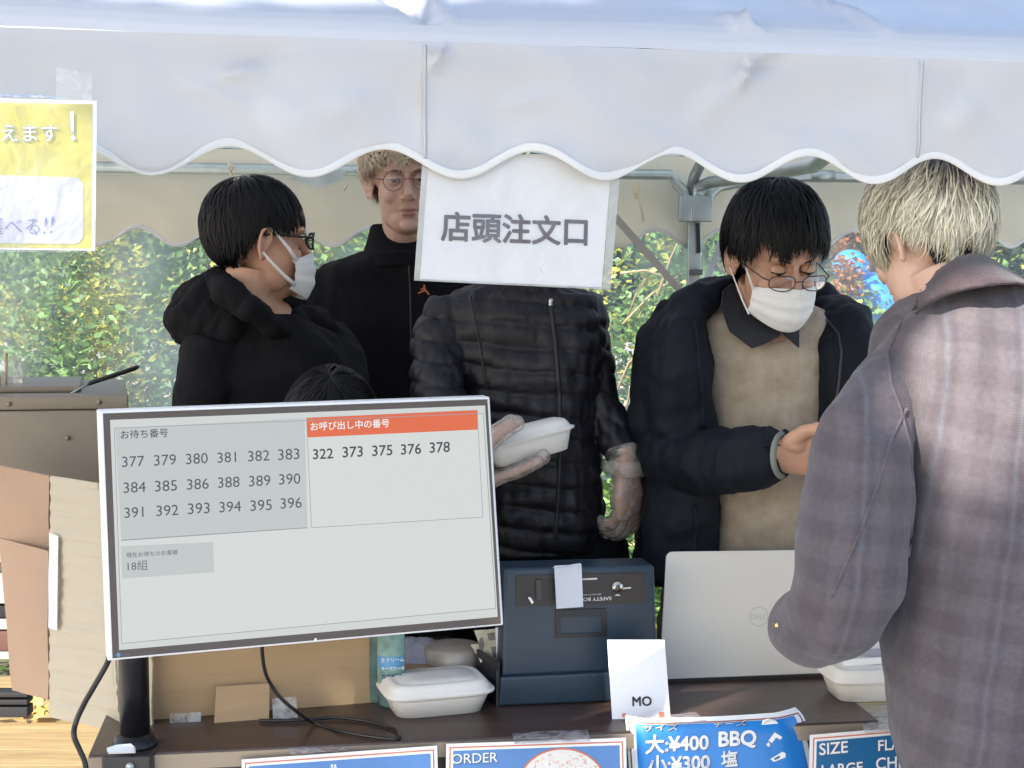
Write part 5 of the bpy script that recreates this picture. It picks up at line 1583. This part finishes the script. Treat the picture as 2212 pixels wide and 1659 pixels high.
def hair_two(name, root_c, tip_c, isl=.35, lo=.0, hi=.45, rough=.45):
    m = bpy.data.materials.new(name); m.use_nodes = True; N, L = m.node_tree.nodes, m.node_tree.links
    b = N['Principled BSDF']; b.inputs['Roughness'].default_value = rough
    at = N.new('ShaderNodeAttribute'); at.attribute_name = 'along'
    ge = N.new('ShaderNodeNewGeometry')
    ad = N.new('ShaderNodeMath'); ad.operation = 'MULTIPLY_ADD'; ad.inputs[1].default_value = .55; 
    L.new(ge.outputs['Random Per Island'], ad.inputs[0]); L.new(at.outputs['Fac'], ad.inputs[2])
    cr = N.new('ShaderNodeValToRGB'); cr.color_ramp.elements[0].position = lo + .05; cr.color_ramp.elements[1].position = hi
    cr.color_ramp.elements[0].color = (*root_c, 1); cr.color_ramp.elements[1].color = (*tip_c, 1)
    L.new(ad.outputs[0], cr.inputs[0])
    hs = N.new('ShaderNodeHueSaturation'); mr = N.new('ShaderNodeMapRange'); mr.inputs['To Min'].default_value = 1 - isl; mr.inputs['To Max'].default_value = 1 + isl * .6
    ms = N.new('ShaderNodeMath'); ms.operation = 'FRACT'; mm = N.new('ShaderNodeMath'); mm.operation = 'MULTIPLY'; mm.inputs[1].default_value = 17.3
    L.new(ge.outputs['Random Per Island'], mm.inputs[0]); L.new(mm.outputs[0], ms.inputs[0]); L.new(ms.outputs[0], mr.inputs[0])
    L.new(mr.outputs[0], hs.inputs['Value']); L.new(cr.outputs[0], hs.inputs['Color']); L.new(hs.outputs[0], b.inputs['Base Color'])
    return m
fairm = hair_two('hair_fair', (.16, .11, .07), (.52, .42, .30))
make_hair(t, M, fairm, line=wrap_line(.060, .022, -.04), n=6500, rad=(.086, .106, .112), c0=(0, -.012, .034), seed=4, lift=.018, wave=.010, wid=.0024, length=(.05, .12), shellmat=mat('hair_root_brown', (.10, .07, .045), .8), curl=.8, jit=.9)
b = MB()
b.pxloft([(548, 800, 960, 3.24, .06), (580, 700, 1060, 3.26, .09), (620, 672, 1090, 3.28, .11), (700, 655, 1100, 3.28, .125), (800, 655, 1100, 3.28, .125), (950, 660, 1090, 3.28, .12), (1150, 670, 1080, 3.28, .12)], e=2.6)
b.pxtube([(712, 600, 3.26, 44), (695, 680, 3.24, 46), (695, 800, 3.20, 44), (720, 900, 3.12, 38)])
b.pxtube([(1040, 610, 3.28, 44), (1065, 700, 3.28, 44), (1070, 850, 3.24, 40)])
me = remesh(b, .006, 6); folds(me, .009, (9, 9, 5), 13, rot=-.4); folds(me, .002, (30, 30, 18), 8)
jk = link('zip_top', me, navyblk, t, True)
cb_ = MB()
cb_.loft([(W(868, 575, 3.245), (.095, 0, 0), (0, .088, 0)), (W(868, 520, 3.24), (.076, 0, 0), (0, .076, .0)), (W(869, 490, 3.25), (.070, 0, 0), (0, .066, -.0)), (W(869, 484, 3.25), (.064, 0, 0), (0, .060, 0))], 28)
me = remesh(cb_, .004, 3)
co = get_co(me); ctr = W(873, 480, 3.20)
# collar opens at the front
dz = np.clip((co[:, 2] - W(0, 545, 3.2).z) / .06, 0, 1); fr_ = np.clip((3.22 - co[:, 1]) / .05, 0, 1)
co[:, 2] -= dz * fr_ * .056; set_co(me, co)
link('collar', me, navyblk, jk, True)
facing_decal(jk, [(882, 560), (886, 620), (888, 760)], .0018, 'zip', zipm, jk)
# small orange emblem on the chest: a little leaping figure
em = mat('emblem_orange', (.55, .14, .05), .6)
EP = Plane(*[W(x, y, 3.132) for x, y in ((900, 605), (940, 605), (940, 645), (900, 645))])
for pts in ([(914, 617), (917, 614), (919, 618), (916, 621)], [(914, 620), (919, 620), (921, 630), (915, 630)], [(902, 632), (915, 626), (917, 629), (904, 635)], [(918, 628), (921, 626), (929, 636), (925, 637)], [(910, 623), (915, 621), (915, 624), (908, 627)]):
    EP.pxquad('emblem', em, pts, jk, off=.0)
trousers(t, W(878, 1, 3.28).x, 3.28, .90, blacktr)
adopt(t)

# ---------------------------------------------------------------- crouching dark-haired person
d = 2.62; C = W(716, 955, d); M = hmat(C, 5, -42, 0, .95)
t = person('crouching person whose black hair shows above the monitor', C)
core = MB().pxloft([(1080, 620, 820, 2.72, .07), (1250, 610, 830, 2.75, .09)])
make_body(t, M, skinA, neck=W(716, 1060, 2.72), core=core)
make_hair(t, M, hair_blk, line=wrap_line(.030, -.02, -.06), n=4200, rad=(.090, .112, .108), c0=(0, -.014, .034), seed=6, lift=.004, length=(.06, .12), wid=.002, jit=.1)
b = MB(); b.pxloft([(1050, 640, 800, 2.72, .09), (1110, 590, 850, 2.74, .13), (1250, 585, 860, 2.76, .14), (1420, 590, 850, 2.76, .15)])
b.tube([W(640, 1400, 2.72), W(620, 1560, 2.62), W(620, 1750, 2.72)], [.09, .08, .06]); b.tube([W(790, 1400, 2.72), W(810, 1560, 2.62), W(810, 1750, 2.72)], [.09, .08, .06])
me = remesh(b, .008, 6); folds(me, .008, (10, 10, 6), 23)
link('jacket', me, navyblk, t, True)
MB().box((-.40, 2.60, -.045), (-.18, 2.82, .25)).build('shoe', blackp, t, bevel=.03)
adopt(t)

# ---------------------------------------------------------------- worker in the black puffer jacket
d = 2.75; C = W(1125, 490, 2.80); M = hmat(C, 12, -8, 0, 1.0)
t = person('person in a black quilted puffer jacket holding a takeaway box, face behind the white sign', C)
glove = clear_mat('glove_film', milk=.30, gloss=.08, rough=.22, bump=.4, bscale=30, milkcol=(1.0, .96, .88))
hb = MB()
# left-of-photo hand: fingers under the box, thumb above
def frame_hand(c, **k): return hand(c, **k)
h1 = hand(W(966, 1056, 2.545), (.97, -.04, .23), (-.10, .10, 1), side=1, curls=(5, 6, 9, 14), thumb=(80, 10), s=.95, spread=3, wrist=W(930, 1060, 2.62))
h2 = hand(W(1352, 1018, 2.70), (.06, .10, -1), (-.70, .7, 0), side=1, curls=(22, 28, 32, 36), thumb=(20, 18), s=.90, spread=3, wrist=W(1340, 965, 2.70))
th_ = MB().pxtube([(1005, 1015, 2.50, 16), (1038, 972, 2.485, 16), (1072, 938, 2.485, 16), (1104, 917, 2.49, 14), (1122, 913, 2.50, 9)])
h1.join(th_)
hb.join(h1).join(h2)
core = MB().pxloft([(690, 1000, 1240, 2.78, .07), (900, 1000, 1270, 2.8, .09), (1150, 1010, 1280, 2.8, .09)])
make_body(t, M, skinB, neck=W(1125, 640, 2.80), core=core, hands=hb)
eyes(t, M, .5, skinB)
make_hair(t, M, hair_blk, line=wrap_line(.040, -.01, -.055), n=2600, rad=(.085, .106, .100), seed=7)
for hh, nm in ((h1, 'glove'), (h2, 'glove')):
    me = remesh(hh, .003, 2); co, no = get_co(me), get_no(me)
    set_co(me, co + no * (.0058 + .003 * np.clip(fnoise(co * 55, 3) - .42, 0, 1)[:, None] * 2))
    link(nm, me, glove, t, True)
cuff = MB().loft([(W(1352, 1030, 2.70), (.034, 0, .0), (0, .030, 0)), (W(1348, 1008, 2.70), (.044, 0, .004), (0, .034, 0)), (W(1342, 992, 2.70), (.036, 0, 0), (0, .032, 0))], 24)
# jacket
b = MB()
b.pxloft([(622, 1010, 1240, 2.79, .075), (640, 950, 1300, 2.79, .10), (690, 935, 1316, 2.79, .115), (760, 955, 1312, 2.79, .125), (850, 985, 1300, 2.79, .13), (950, 1010, 1296, 2.79, .13), (1050, 1020, 1302, 2.79, .13), (1120, 1022, 1308, 2.79, .13), (1180, 1030, 1290, 2.79, .12)], e=2.7)
b.pxtube([(975, 665, 2.76, 50), (945, 740, 2.72, 56), (945, 840, 2.66, 56), (975, 930, 2.60, 48), (1030, 985, 2.60, 38)])
b.pxtube([(1262, 670, 2.78, 50), (1270, 760, 2.77, 50), (1288, 850, 2.75, 46), (1325, 930, 2.72, 40), (1342, 990, 2.70, 33)])
b.tube([W(1125, 650, 2.80), W(1125, 615, 2.80), W(1125, 575, 2.80)], [.110, .088, .072], 24)
me = remesh(b, .0048, 4)
co, no = get_co(me), get_no(me)
# quilted baffles: seams every ~4 cm that sag between the zip and the sides
xz = co.copy()
pitch_ = .041
sl_ = np.where(xz[:, 0] < W(1200, 1, 2.7).x, .10, -.10)
armr = (xz[:, 0] > W(1296, 1, 2.72).x).astype(float)
ph = (xz[:, 2] + xz[:, 0] * .12 + .006 * (fnoise(co * 9, 2) - .5) * 4 + armr * (xz[:, 0] - .2) * .5) / pitch_
g_ = np.abs(np.sin(np.pi * ph)) ** .42
pk = fnoise(co * np.array([60, 60, 18]), 2) - .5
set_co(me, co + no * ((g_ - .75) * (.0095 - .003 * armr) + pk * .010 + (fnoise(co * np.array([14, 14, 20]) + 5, 2) - .5) * .014)[:, None])
jk = link('puffer_jacket', me, puffm, t, True)
facing_decal(jk, [(1188, 650), (1200, 740), (1209, 860), (1210, 960), (1206, 1080), (1200, 1165)], .0045, 'zip', mat('zip_band', (.008, .008, .010), .6), jk, n=8)
facing_decal(jk, [(1189, 645), (1190, 664)], .0042, 'zip_pull', mat('zip_pull', (.5, .5, .5), .3, metal=.8), jk, n=8, off=.005, step=6)
facing_decal(jk, [(1015, 640), (1035, 740), (1050, 830)], .003, 'sleeve_seam', mat('zip_band', (0, 0, 0)), jk)
link('glove_cuff', remesh(cuff, .003, 2), glove, t, True)
trousers(t, W(1175, 1, 2.8).x, 2.80, .93, blacktr)
adopt(t)
takeout('white pulp box held out by the person in the puffer jacket', W(1143, 988, 2.565), R(14), L_=.168, Wd=.112, tilt=(R(-4), R(-13)))

# ---------------------------------------------------------------- masked worker in navy jacket
d = 2.65; C = W(1672, 556, d); M = hmat(C, 17, -22, 1, .92)
t = person('masked person in navy jacket and beige sweater looking down at the counter', C)
hb = hand(W(1686, 984, 2.45), (1, -.25, .03), (-.2, -.9, -.45), side=-1, curls=(14, 18, 24, 30), thumb=(25, 10), s=1.08, spread=2, wrist=W(1630, 985, 2.52))
core = MB().pxloft([(760, 1560, 1780, 2.75, .07), (1000, 1540, 1760, 2.8, .09), (1200, 1560, 1740, 2.8, .09)])
make_body(t, M, skinC if False else skinA, neck=W(1668, 745, 2.74), core=core, hands=hb)
eyes(t, M, .62, skinA, (0, -.6)); brows(t, M, mat('brow_black', (.03, .02, .016), .8), th=1.0)
face_mask(t, M, drop=-.108); glasses(t, M, 'wire', zz=-.006, yy=.117)
make_hair(t, M, hair_blk, ragged=.013, line=wrap_line(.064, .020, -.055), n=7000, rad=(.094, .112, .118), c0=(0, -.012, .034), seed=8, lift=.008, length=(.08, .15), wid=.0024, jit=.14)
# beige sweater
swm = mat('sweater_beige', (.44, .37, .285), .95, sheen=.2, col2=(.32, .26, .19), vscale=28, bump=.25, bscale=160)
b = MB()
b.pxloft([(655, 1560, 1745, 2.76, .06), (690, 1500, 1800, 2.76, .10), (760, 1490, 1815, 2.76, .125), (860, 1500, 1800, 2.77, .13), (1000, 1510, 1785, 2.78, .13), (1250, 1505, 1780, 2.79, .13)], e=2.5)
me = remesh(b, .006, 6)
co = get_co(me); no = get_no(me)
folds(me, .008, (8, 8, 3.2), 31, rot=-.25)
sw = link('sweater', me, swm, t, True)
# shirt collar and its two points
nvs = mat('shirt_navy', (.012, .013, .018), .8, bump=.1, bscale=250)
def leafpoly(name, pts, m, parent, th=.004, n=3):
    """a cloth piece from photo-plane points with own depths, given real thickness"""
    P_ = [W(*p) for p in pts]; k = len(P_)
    back_ = [p + Vector((0, th, 0)) for p in P_]
    o = MB().add(P_ + back_, [tuple(range(k)), tuple(reversed(range(k, 2 * k)))] + [(i, i + k, (i + 1) % k + k, (i + 1) % k) for i in range(k)]).build(name, m, parent, bevel=.0015)
    return o
leafpoly('collar', [(1583, 612, 2.70), (1562, 628, 2.66), (1558, 664, 2.63), (1577, 716, 2.615), (1625, 753, 2.61), (1660, 740, 2.60), (1690, 722, 2.60), (1655, 700, 2.61), (1618, 672, 2.63)], nvs, sw, .012)
leafpoly('collar', [(1690, 716, 2.602), (1697, 726, 2.60), (1727, 752, 2.61), (1726, 700, 2.62), (1722, 676, 2.63), (1700, 690, 2.61)], nvs, sw, .012)
leafpoly('shaded_throat', [(1640, 715, 2.622), (1700, 715, 2.622), (1696, 735, 2.622), (1668, 742, 2.622)], mat('shadow_skin', (.30, .17, .12), .6), sw, .01)  # throat patch: darker copy of the skin, shade painted into the colour
# jacket: two fronts, back, sleeves
b = MB()
b.pxloft([(612, 1520, 1592, 2.78, .05), (640, 1462, 1538, 2.76, .09), (690, 1425, 1508, 2.74, .125), (740, 1410, 1509, 2.73, .135), (800, 1405, 1514, 2.73, .14), (870, 1398, 1520, 2.74, .14), (1000, 1392, 1526, 2.75, .14), (1120, 1386, 1528, 2.76, .14), (1225, 1388, 1522, 2.76, .135)], e=3.0)
b.pxloft([(655, 1768, 1830, 2.78, .05), (680, 1758, 1856, 2.77, .08), (750, 1748, 1880, 2.75, .12), (870, 1750, 1880, 2.75, .13), (1000, 1750, 1870, 2.76, .13), (1225, 1740, 1850, 2.76, .13)], e=3.0)
b.pxloft([(625, 1540, 1790, 2.84, .04), (700, 1440, 1860, 2.85, .06), (900, 1420, 1860, 2.87, .06), (1225, 1400, 1840, 2.88, .06)], e=2.4)
b.pxtube([(1470, 668, 2.78, 44), (1440, 730, 2.76, 58), (1428, 820, 2.74, 55), (1428, 920, 2.72, 56), (1440, 990, 2.66, 58), (1520, 1000, 2.58, 60), (1600, 990, 2.52, 54), (1660, 985, 2.48, 46), (1678, 982, 2.47, 42)])
b.pxtube([(1790, 700, 2.78, 44), (1826, 780, 2.76, 46), (1850, 900, 2.72, 46), (1840, 1000, 2.62, 42), (1800, 1010, 2.50, 38)])
b.pxtube([(1535, 640, 2.80, 24), (1600, 618, 2.86, 18), (1680, 625, 2.90, 16), (1750, 640, 2.87, 20), (1790, 665, 2.82, 24)])
me = remesh(b, .0055, 5); folds(me, .015, (9, 9, 6), 41, rot=.6); folds(me, .005, (26, 26, 18), 48)
jk = link('jacket', me, navyjk, t, True)
# sleeve shoulder flap and front edges
leafpoly('sleeve_flap', [(1404, 752, 2.70), (1381, 789, 2.69), (1412, 790, 2.66), (1440, 800, 2.64), (1420, 740, 2.66)], navyjk, jk, .01)
facing_decal(jk, [(1500, 690), (1508, 740), (1512, 800), (1519, 880), (1521, 925)], .004, 'front_edge', navyjk, jk, n=8)
facing_decal(jk, [(1784, 690), (1810, 720), (1818, 760), (1812, 830), (1800, 900)], .0028, 'pocket_seam', zipm, jk)
facing_decal(jk, [(1500, 1090), (1504, 1140), (1496, 1215)], .004, 'front_edge', navyjk, jk, n=8)
leafpoly('cuff_tab', [(1640, 944, 2.46), (1661, 921, 2.455), (1669, 922, 2.452), (1686, 938, 2.45), (1697, 927, 2.447), (1703, 930, 2.445), (1713, 946, 2.44), (1694, 962, 2.425), (1650, 966, 2.43)], navyjk, jk, .012)
ib = MB(); 
ib.tube([W(1690 - 20 * math.sin(a), 984 - 46 * math.cos(a), 2.445 - .035 * math.sin(a)) for a in [math.pi * k / 10 for k in range(11)]], .0052, 8)
ib.build('inner_cuff', mat('cuff_grey_green', (.20, .22, .19), .85), jk, True)
trousers(t, W(1640, 1, 2.82).x, 2.83, .90, mat('trouser_beige', (.35, .29, .21), .9))
adopt(t)

# ---------------------------------------------------------------- silver-haired customer
d = 2.14; C = W(2003, 520, d); M = hmat(C, -149, -20, 0, .86)
t = person('customer with silver-dyed hair in a plaid grey-brown coat, seen from behind', C)
hb = hand(W(1775, 1335, 2.09), (.05, 1, .05), (.2, .1, -1), side=-1, curls=(25, 30, 35, 40), s=.85, wrist=W(1768, 1348, 1.98))
core = MB().pxloft([(760, 1960, 2300, 2.08, .07), (1000, 1980, 2330, 2.06, .09), (1400, 2000, 2330, 2.06, .09)])
make_body(t, M, skinC, neck=W(2072, 665, 2.16), core=core, hands=hb)
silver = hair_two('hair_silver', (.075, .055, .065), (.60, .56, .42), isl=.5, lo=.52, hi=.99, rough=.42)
def ln(a):
    a = (a + math.pi) % (2 * math.pi) - math.pi; t_ = abs(a)
    ks = [(0, .03), (R(40), .015), (R(52), -.026), (R(62), -.022), (R(72), .022), (R(98), .026), (R(112), -.006), (R(135), -.026), (R(180), -.030)]
    for (a0, v0), (a1, v1) in zip(ks[:-1], ks[1:]):
        if t_ <= a1:
            k = (t_ - a0) / (a1 - a0); return v0 + (v1 - v0) * k
    return -.03
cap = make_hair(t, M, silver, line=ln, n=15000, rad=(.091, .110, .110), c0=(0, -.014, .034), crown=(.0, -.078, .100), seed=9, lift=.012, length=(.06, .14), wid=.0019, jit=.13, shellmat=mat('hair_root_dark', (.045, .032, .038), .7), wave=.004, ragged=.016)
make_hair(t, M, mat('hair_nape', (.035, .026, .032), .6, island=.4), line=lambda a: -.070 if abs((a + math.pi) % (2 * math.pi) - math.pi) > R(112) else .10, n=900, rad=(.074, .098, .098), c0=(0, -.016, .020), seed=19, lift=.004, length=(.02, .04), wid=.002, name='nape_hair', jit=.2, shell_r=.97)
# coat
plaid = bpy.data.materials.new('coat_plaid'); plaid.use_nodes = True
N, L = plaid.node_tree.nodes, plaid.node_tree.links
pb = N['Principled BSDF']; pb.inputs['Roughness'].default_value = .9; pb.inputs['Sheen Weight'].default_value = .15
tc = N.new('ShaderNodeTexCoord'); sep = N.new('ShaderNodeSeparateXYZ')
mpp = N.new('ShaderNodeMapping'); mpp.inputs['Rotation'].default_value = (0, R(-7), 0)
nzz = N.new('ShaderNodeTexNoise'); nzz.inputs['Scale'].default_value = 5; L.new(tc.outputs['Object'], nzz.inputs[0])
mxv = N.new('ShaderNodeMix'); mxv.data_type = 'VECTOR'; mxv.inputs[0].default_value = .03
L.new(tc.outputs['Object'], mxv.inputs[4]); L.new(nzz.outputs['Color'], mxv.inputs[5]); L.new(mxv.outputs[1], mpp.inputs[0]); L.new(mpp.outputs[0], sep.inputs[0])
def band(src, per, duty, soft=.08, phase=0.0):
    a = N.new('ShaderNodeMath'); a.operation = 'MULTIPLY_ADD'; a.inputs[1].default_value = 1 / per; a.inputs[2].default_value = phase; L.new(src, a.inputs[0])
    f = N.new('ShaderNodeMath'); f.operation = 'PINGPONG'; f.inputs[1].default_value = .5; L.new(a.outputs[0], f.inputs[0])
    r_ = N.new('ShaderNodeMapRange'); r_.inputs['From Min'].default_value = .5 * duty - soft * .5; r_.inputs['From Max'].default_value = .5 * duty + soft * .5; L.new(f.outputs[0], r_.inputs[0])
    return r_.outputs[0]
bx_ = band(sep.outputs['X'], .046, .5, .12); bz_ = band(sep.outputs['Z'], .052, .5, .12); lx = band(sep.outputs['X'], .092, .05, .06); fx = band(sep.outputs['X'], .0030, .5, .5); fz = band(sep.outputs['Z'], .0030, .5, .5)
def mth(op, a, b):
    m_ = N.new('ShaderNodeMath'); m_.operation = op
    for i, q_ in enumerate((a, b)):
        if isinstance(q_, (int, float)): m_.inputs[i].default_value = q_
        else: L.new(q_, m_.inputs[i])
    return m_.outputs[0]
v_ = mth('ADD', mth('MULTIPLY', bx_, .5), mth('MULTIPLY', bz_, .5))
cr = N.new('ShaderNodeValToRGB'); cr.color_ramp.elements[0].color = (.072, .060, .069, 1); cr.color_ramp.elements[1].color = (.100, .087, .098, 1); L.new(v_, cr.inputs[0])
mx1 = N.new('ShaderNodeMix'); mx1.data_type = 'RGBA'; mx1.inputs[7].default_value = (.15, .17, .21, 1); L.new(cr.outputs[0], mx1.inputs[6]); L.new(mth('MULTIPLY', mth('SUBTRACT', 1, lx), .30), mx1.inputs[0])
wv = mth('ADD', mth('MULTIPLY', mth('MULTIPLY', fx, fz), .22), .89)
n4 = N.new('ShaderNodeTexNoise'); n4.inputs['Scale'].default_value = 130; L.new(tc.outputs['Object'], n4.inputs[0])
wv = mth('MULTIPLY', wv, mth('ADD', mth('MULTIPLY', n4.outputs['Fac'], .5), .75))
mx2 = N.new('ShaderNodeVectorMath'); mx2.operation = 'SCALE'; L.new(mx1.outputs[2], mx2.inputs[0]); L.new(wv, mx2.inputs['Scale']); L.new(mx2.outputs[0], pb.inputs['Base Color'])
bmp = N.new('ShaderNodeBump'); bmp.inputs['Strength'].default_value = .25; bmp.inputs['Distance'].default_value = .002; L.new(mth('MULTIPLY', fx, fz), bmp.inputs['Height']); L.new(bmp.outputs[0], pb.inputs['Normal'])
b = MB()
b.pxloft([(628, 2010, 2260, 2.10, .08), (668, 1966, 2330, 2.09, .11), (720, 1915, 2370, 2.08, .13), (800, 1905, 2390, 2.07, .145), (950, 1912, 2390, 2.06, .15), (1150, 1918, 2385, 2.05, .155), (1340, 1921, 2380, 2.04, .155), (1480, 1935, 2380, 2.03, .155), (1580, 1940, 2380, 2.02, .155), (1650, 1952, 2380, 2.02, .155), (1700, 1965, 2370, 2.02, .15)], e=2.4, n=40)
b.pxtube([(1968, 748, 2.07, 44), (1912, 836, 2.03, 70), (1876, 935, 1.99, 88), (1850, 1050, 1.96, 98), (1838, 1170, 1.94, 104), (1836, 1255, 1.93, 102), (1806, 1318, 1.95, 86), (1772, 1348, 1.99, 72), (1744, 1353, 2.03, 64), (1730, 1352, 2.06, 56)], 28)
me = remesh(b, .0055, 7, .6)
co, no = get_co(me), get_no(me)
folds(me, .014, (6, 6, 2.6), 51, rot=-.12); folds(me, .0045, (16, 16, 9), 55, rot=.4)
ct = link('coat', me, plaid, t, True)
facing_decal(ct, [(1950, 692), (1918, 760), (1925, 830), (1945, 880), (1965, 960), (1975, 1080), (1962, 1200)], .0026, 'armhole_seam', plaid, ct, n=8)
facing_decal(ct, [(1958, 884), (1925, 950), (1898, 1040), (1862, 1140), (1822, 1230), (1796, 1290)], .0026, 'sleeve_seam', plaid, ct, n=8)
clr = mat('collar_brown', (.040, .025, .029), .75, sheen=.15, var=.2, vscale=20, bump=.3, bscale=220)
top_ = [(1974, 668, 2.05), (1984, 640, 2.035), (1998, 615, 2.025), (2030, 580, 2.02), (2068, 555, 2.02), (2097, 546, 2.04), (2130, 550, 2.05), (2170, 575, 2.07), (2225, 610, 2.12)]
low_ = [(1976, 684, 2.03), (1992, 670, 2.00), (2012, 655, 1.975), (2050, 638, 1.965), (2090, 626, 1.945), (2130, 619, 1.94), (2165, 614, 1.945), (2200, 612, 1.96), (2260, 622, 2.00)]
def cpt(u, arr):
    k = u * (len(arr) - 1); i = min(int(k), len(arr) - 2); f = k - i
    return Vector(arr[i]).lerp(Vector(arr[i + 1]), f)
def cfn(u, v):
    p_ = cpt(u, top_).lerp(cpt(u, low_), v)
    bul = .020 * math.sin(math.pi * v) ** .8 + (.006 * nz3(u * 5, v * 3, 4))
    return W(p_.x, p_.y, p_.z - bul)
vs, fs = sheet(16, 48, cfn); k = len(vs)
c2 = MB().add(vs, fs); c2.add([v + Vector((0, .020, -.002)) for v in vs], [tuple(reversed(f)) for f in fs])
rim = list(range(49)) + [j * 49 + 48 for j in range(1, 17)] + [16 * 49 + i for i in range(47, -1, -1)] + [j * 49 for j in range(15, 0, -1)]
c2.f += [(rim[(i + 1) % len(rim)], rim[i], rim[i] + k, rim[(i + 1) % len(rim)] + k) for i in range(len(rim))]
me = remesh(c2, .0030, 9)
link('collar', me, clr, ct, True)
gold = mat('button_gold', (.75, .55, .22), .25, metal=1)
for (x, y) in ((1679, 1351), (1736, 1414)):
    p = W(x, y, 1.99 if x < 1700 else 1.96); MB().ell(p, (.0045, .0045, .0045), n=12, m=8).build('cuff_button', gold, ct, True)
trousers(t, W(2260, 1, 2.06).x, 2.06, .72, mat('trouser_tan', (.50, .35, .23), .85))
adopt(t)

# ---------------------------------------------------------------- far person in blue beyond the sheet
t = person('distant person in a bright blue padded jacket with its hood up, bending over', W(1900, 640, 8.5))
bl = mat('jacket_blue', (.03, .22, .62), .5, var=.35, vscale=7, bump=.3, bscale=14)
b = MB(); b.pxloft([(596, 1850, 1920, 8.5, .12), (615, 1828, 1950, 8.5, .2), (650, 1818, 1968, 8.5, .24), (690, 1850, 1965, 8.5, .22), (760, 1860, 1960, 8.5, .2)])
b.pxtube([(1850, 630, 8.4, 22), (1835, 680, 8.3, 18), (1850, 715, 8.1, 15)])
me = remesh(b, .02, 4); folds(me, .02, (5, 5, 8), 61); link('jacket', me, bl, t, True)
Mh = hmat(W(1838, 588, 8.4), 70, -25, 0, .95); make_body(t, Mh, skinA, neck=W(1855, 612, 8.45))
MB().ell((0, -.012, .025), (.092, .112, .105), n=24, m=14).xform(Mh).build('hood', bl, t, True)
trousers(t, W(1905, 1, 8.5).x, 8.5, .80, navyblk)
adopt(t)
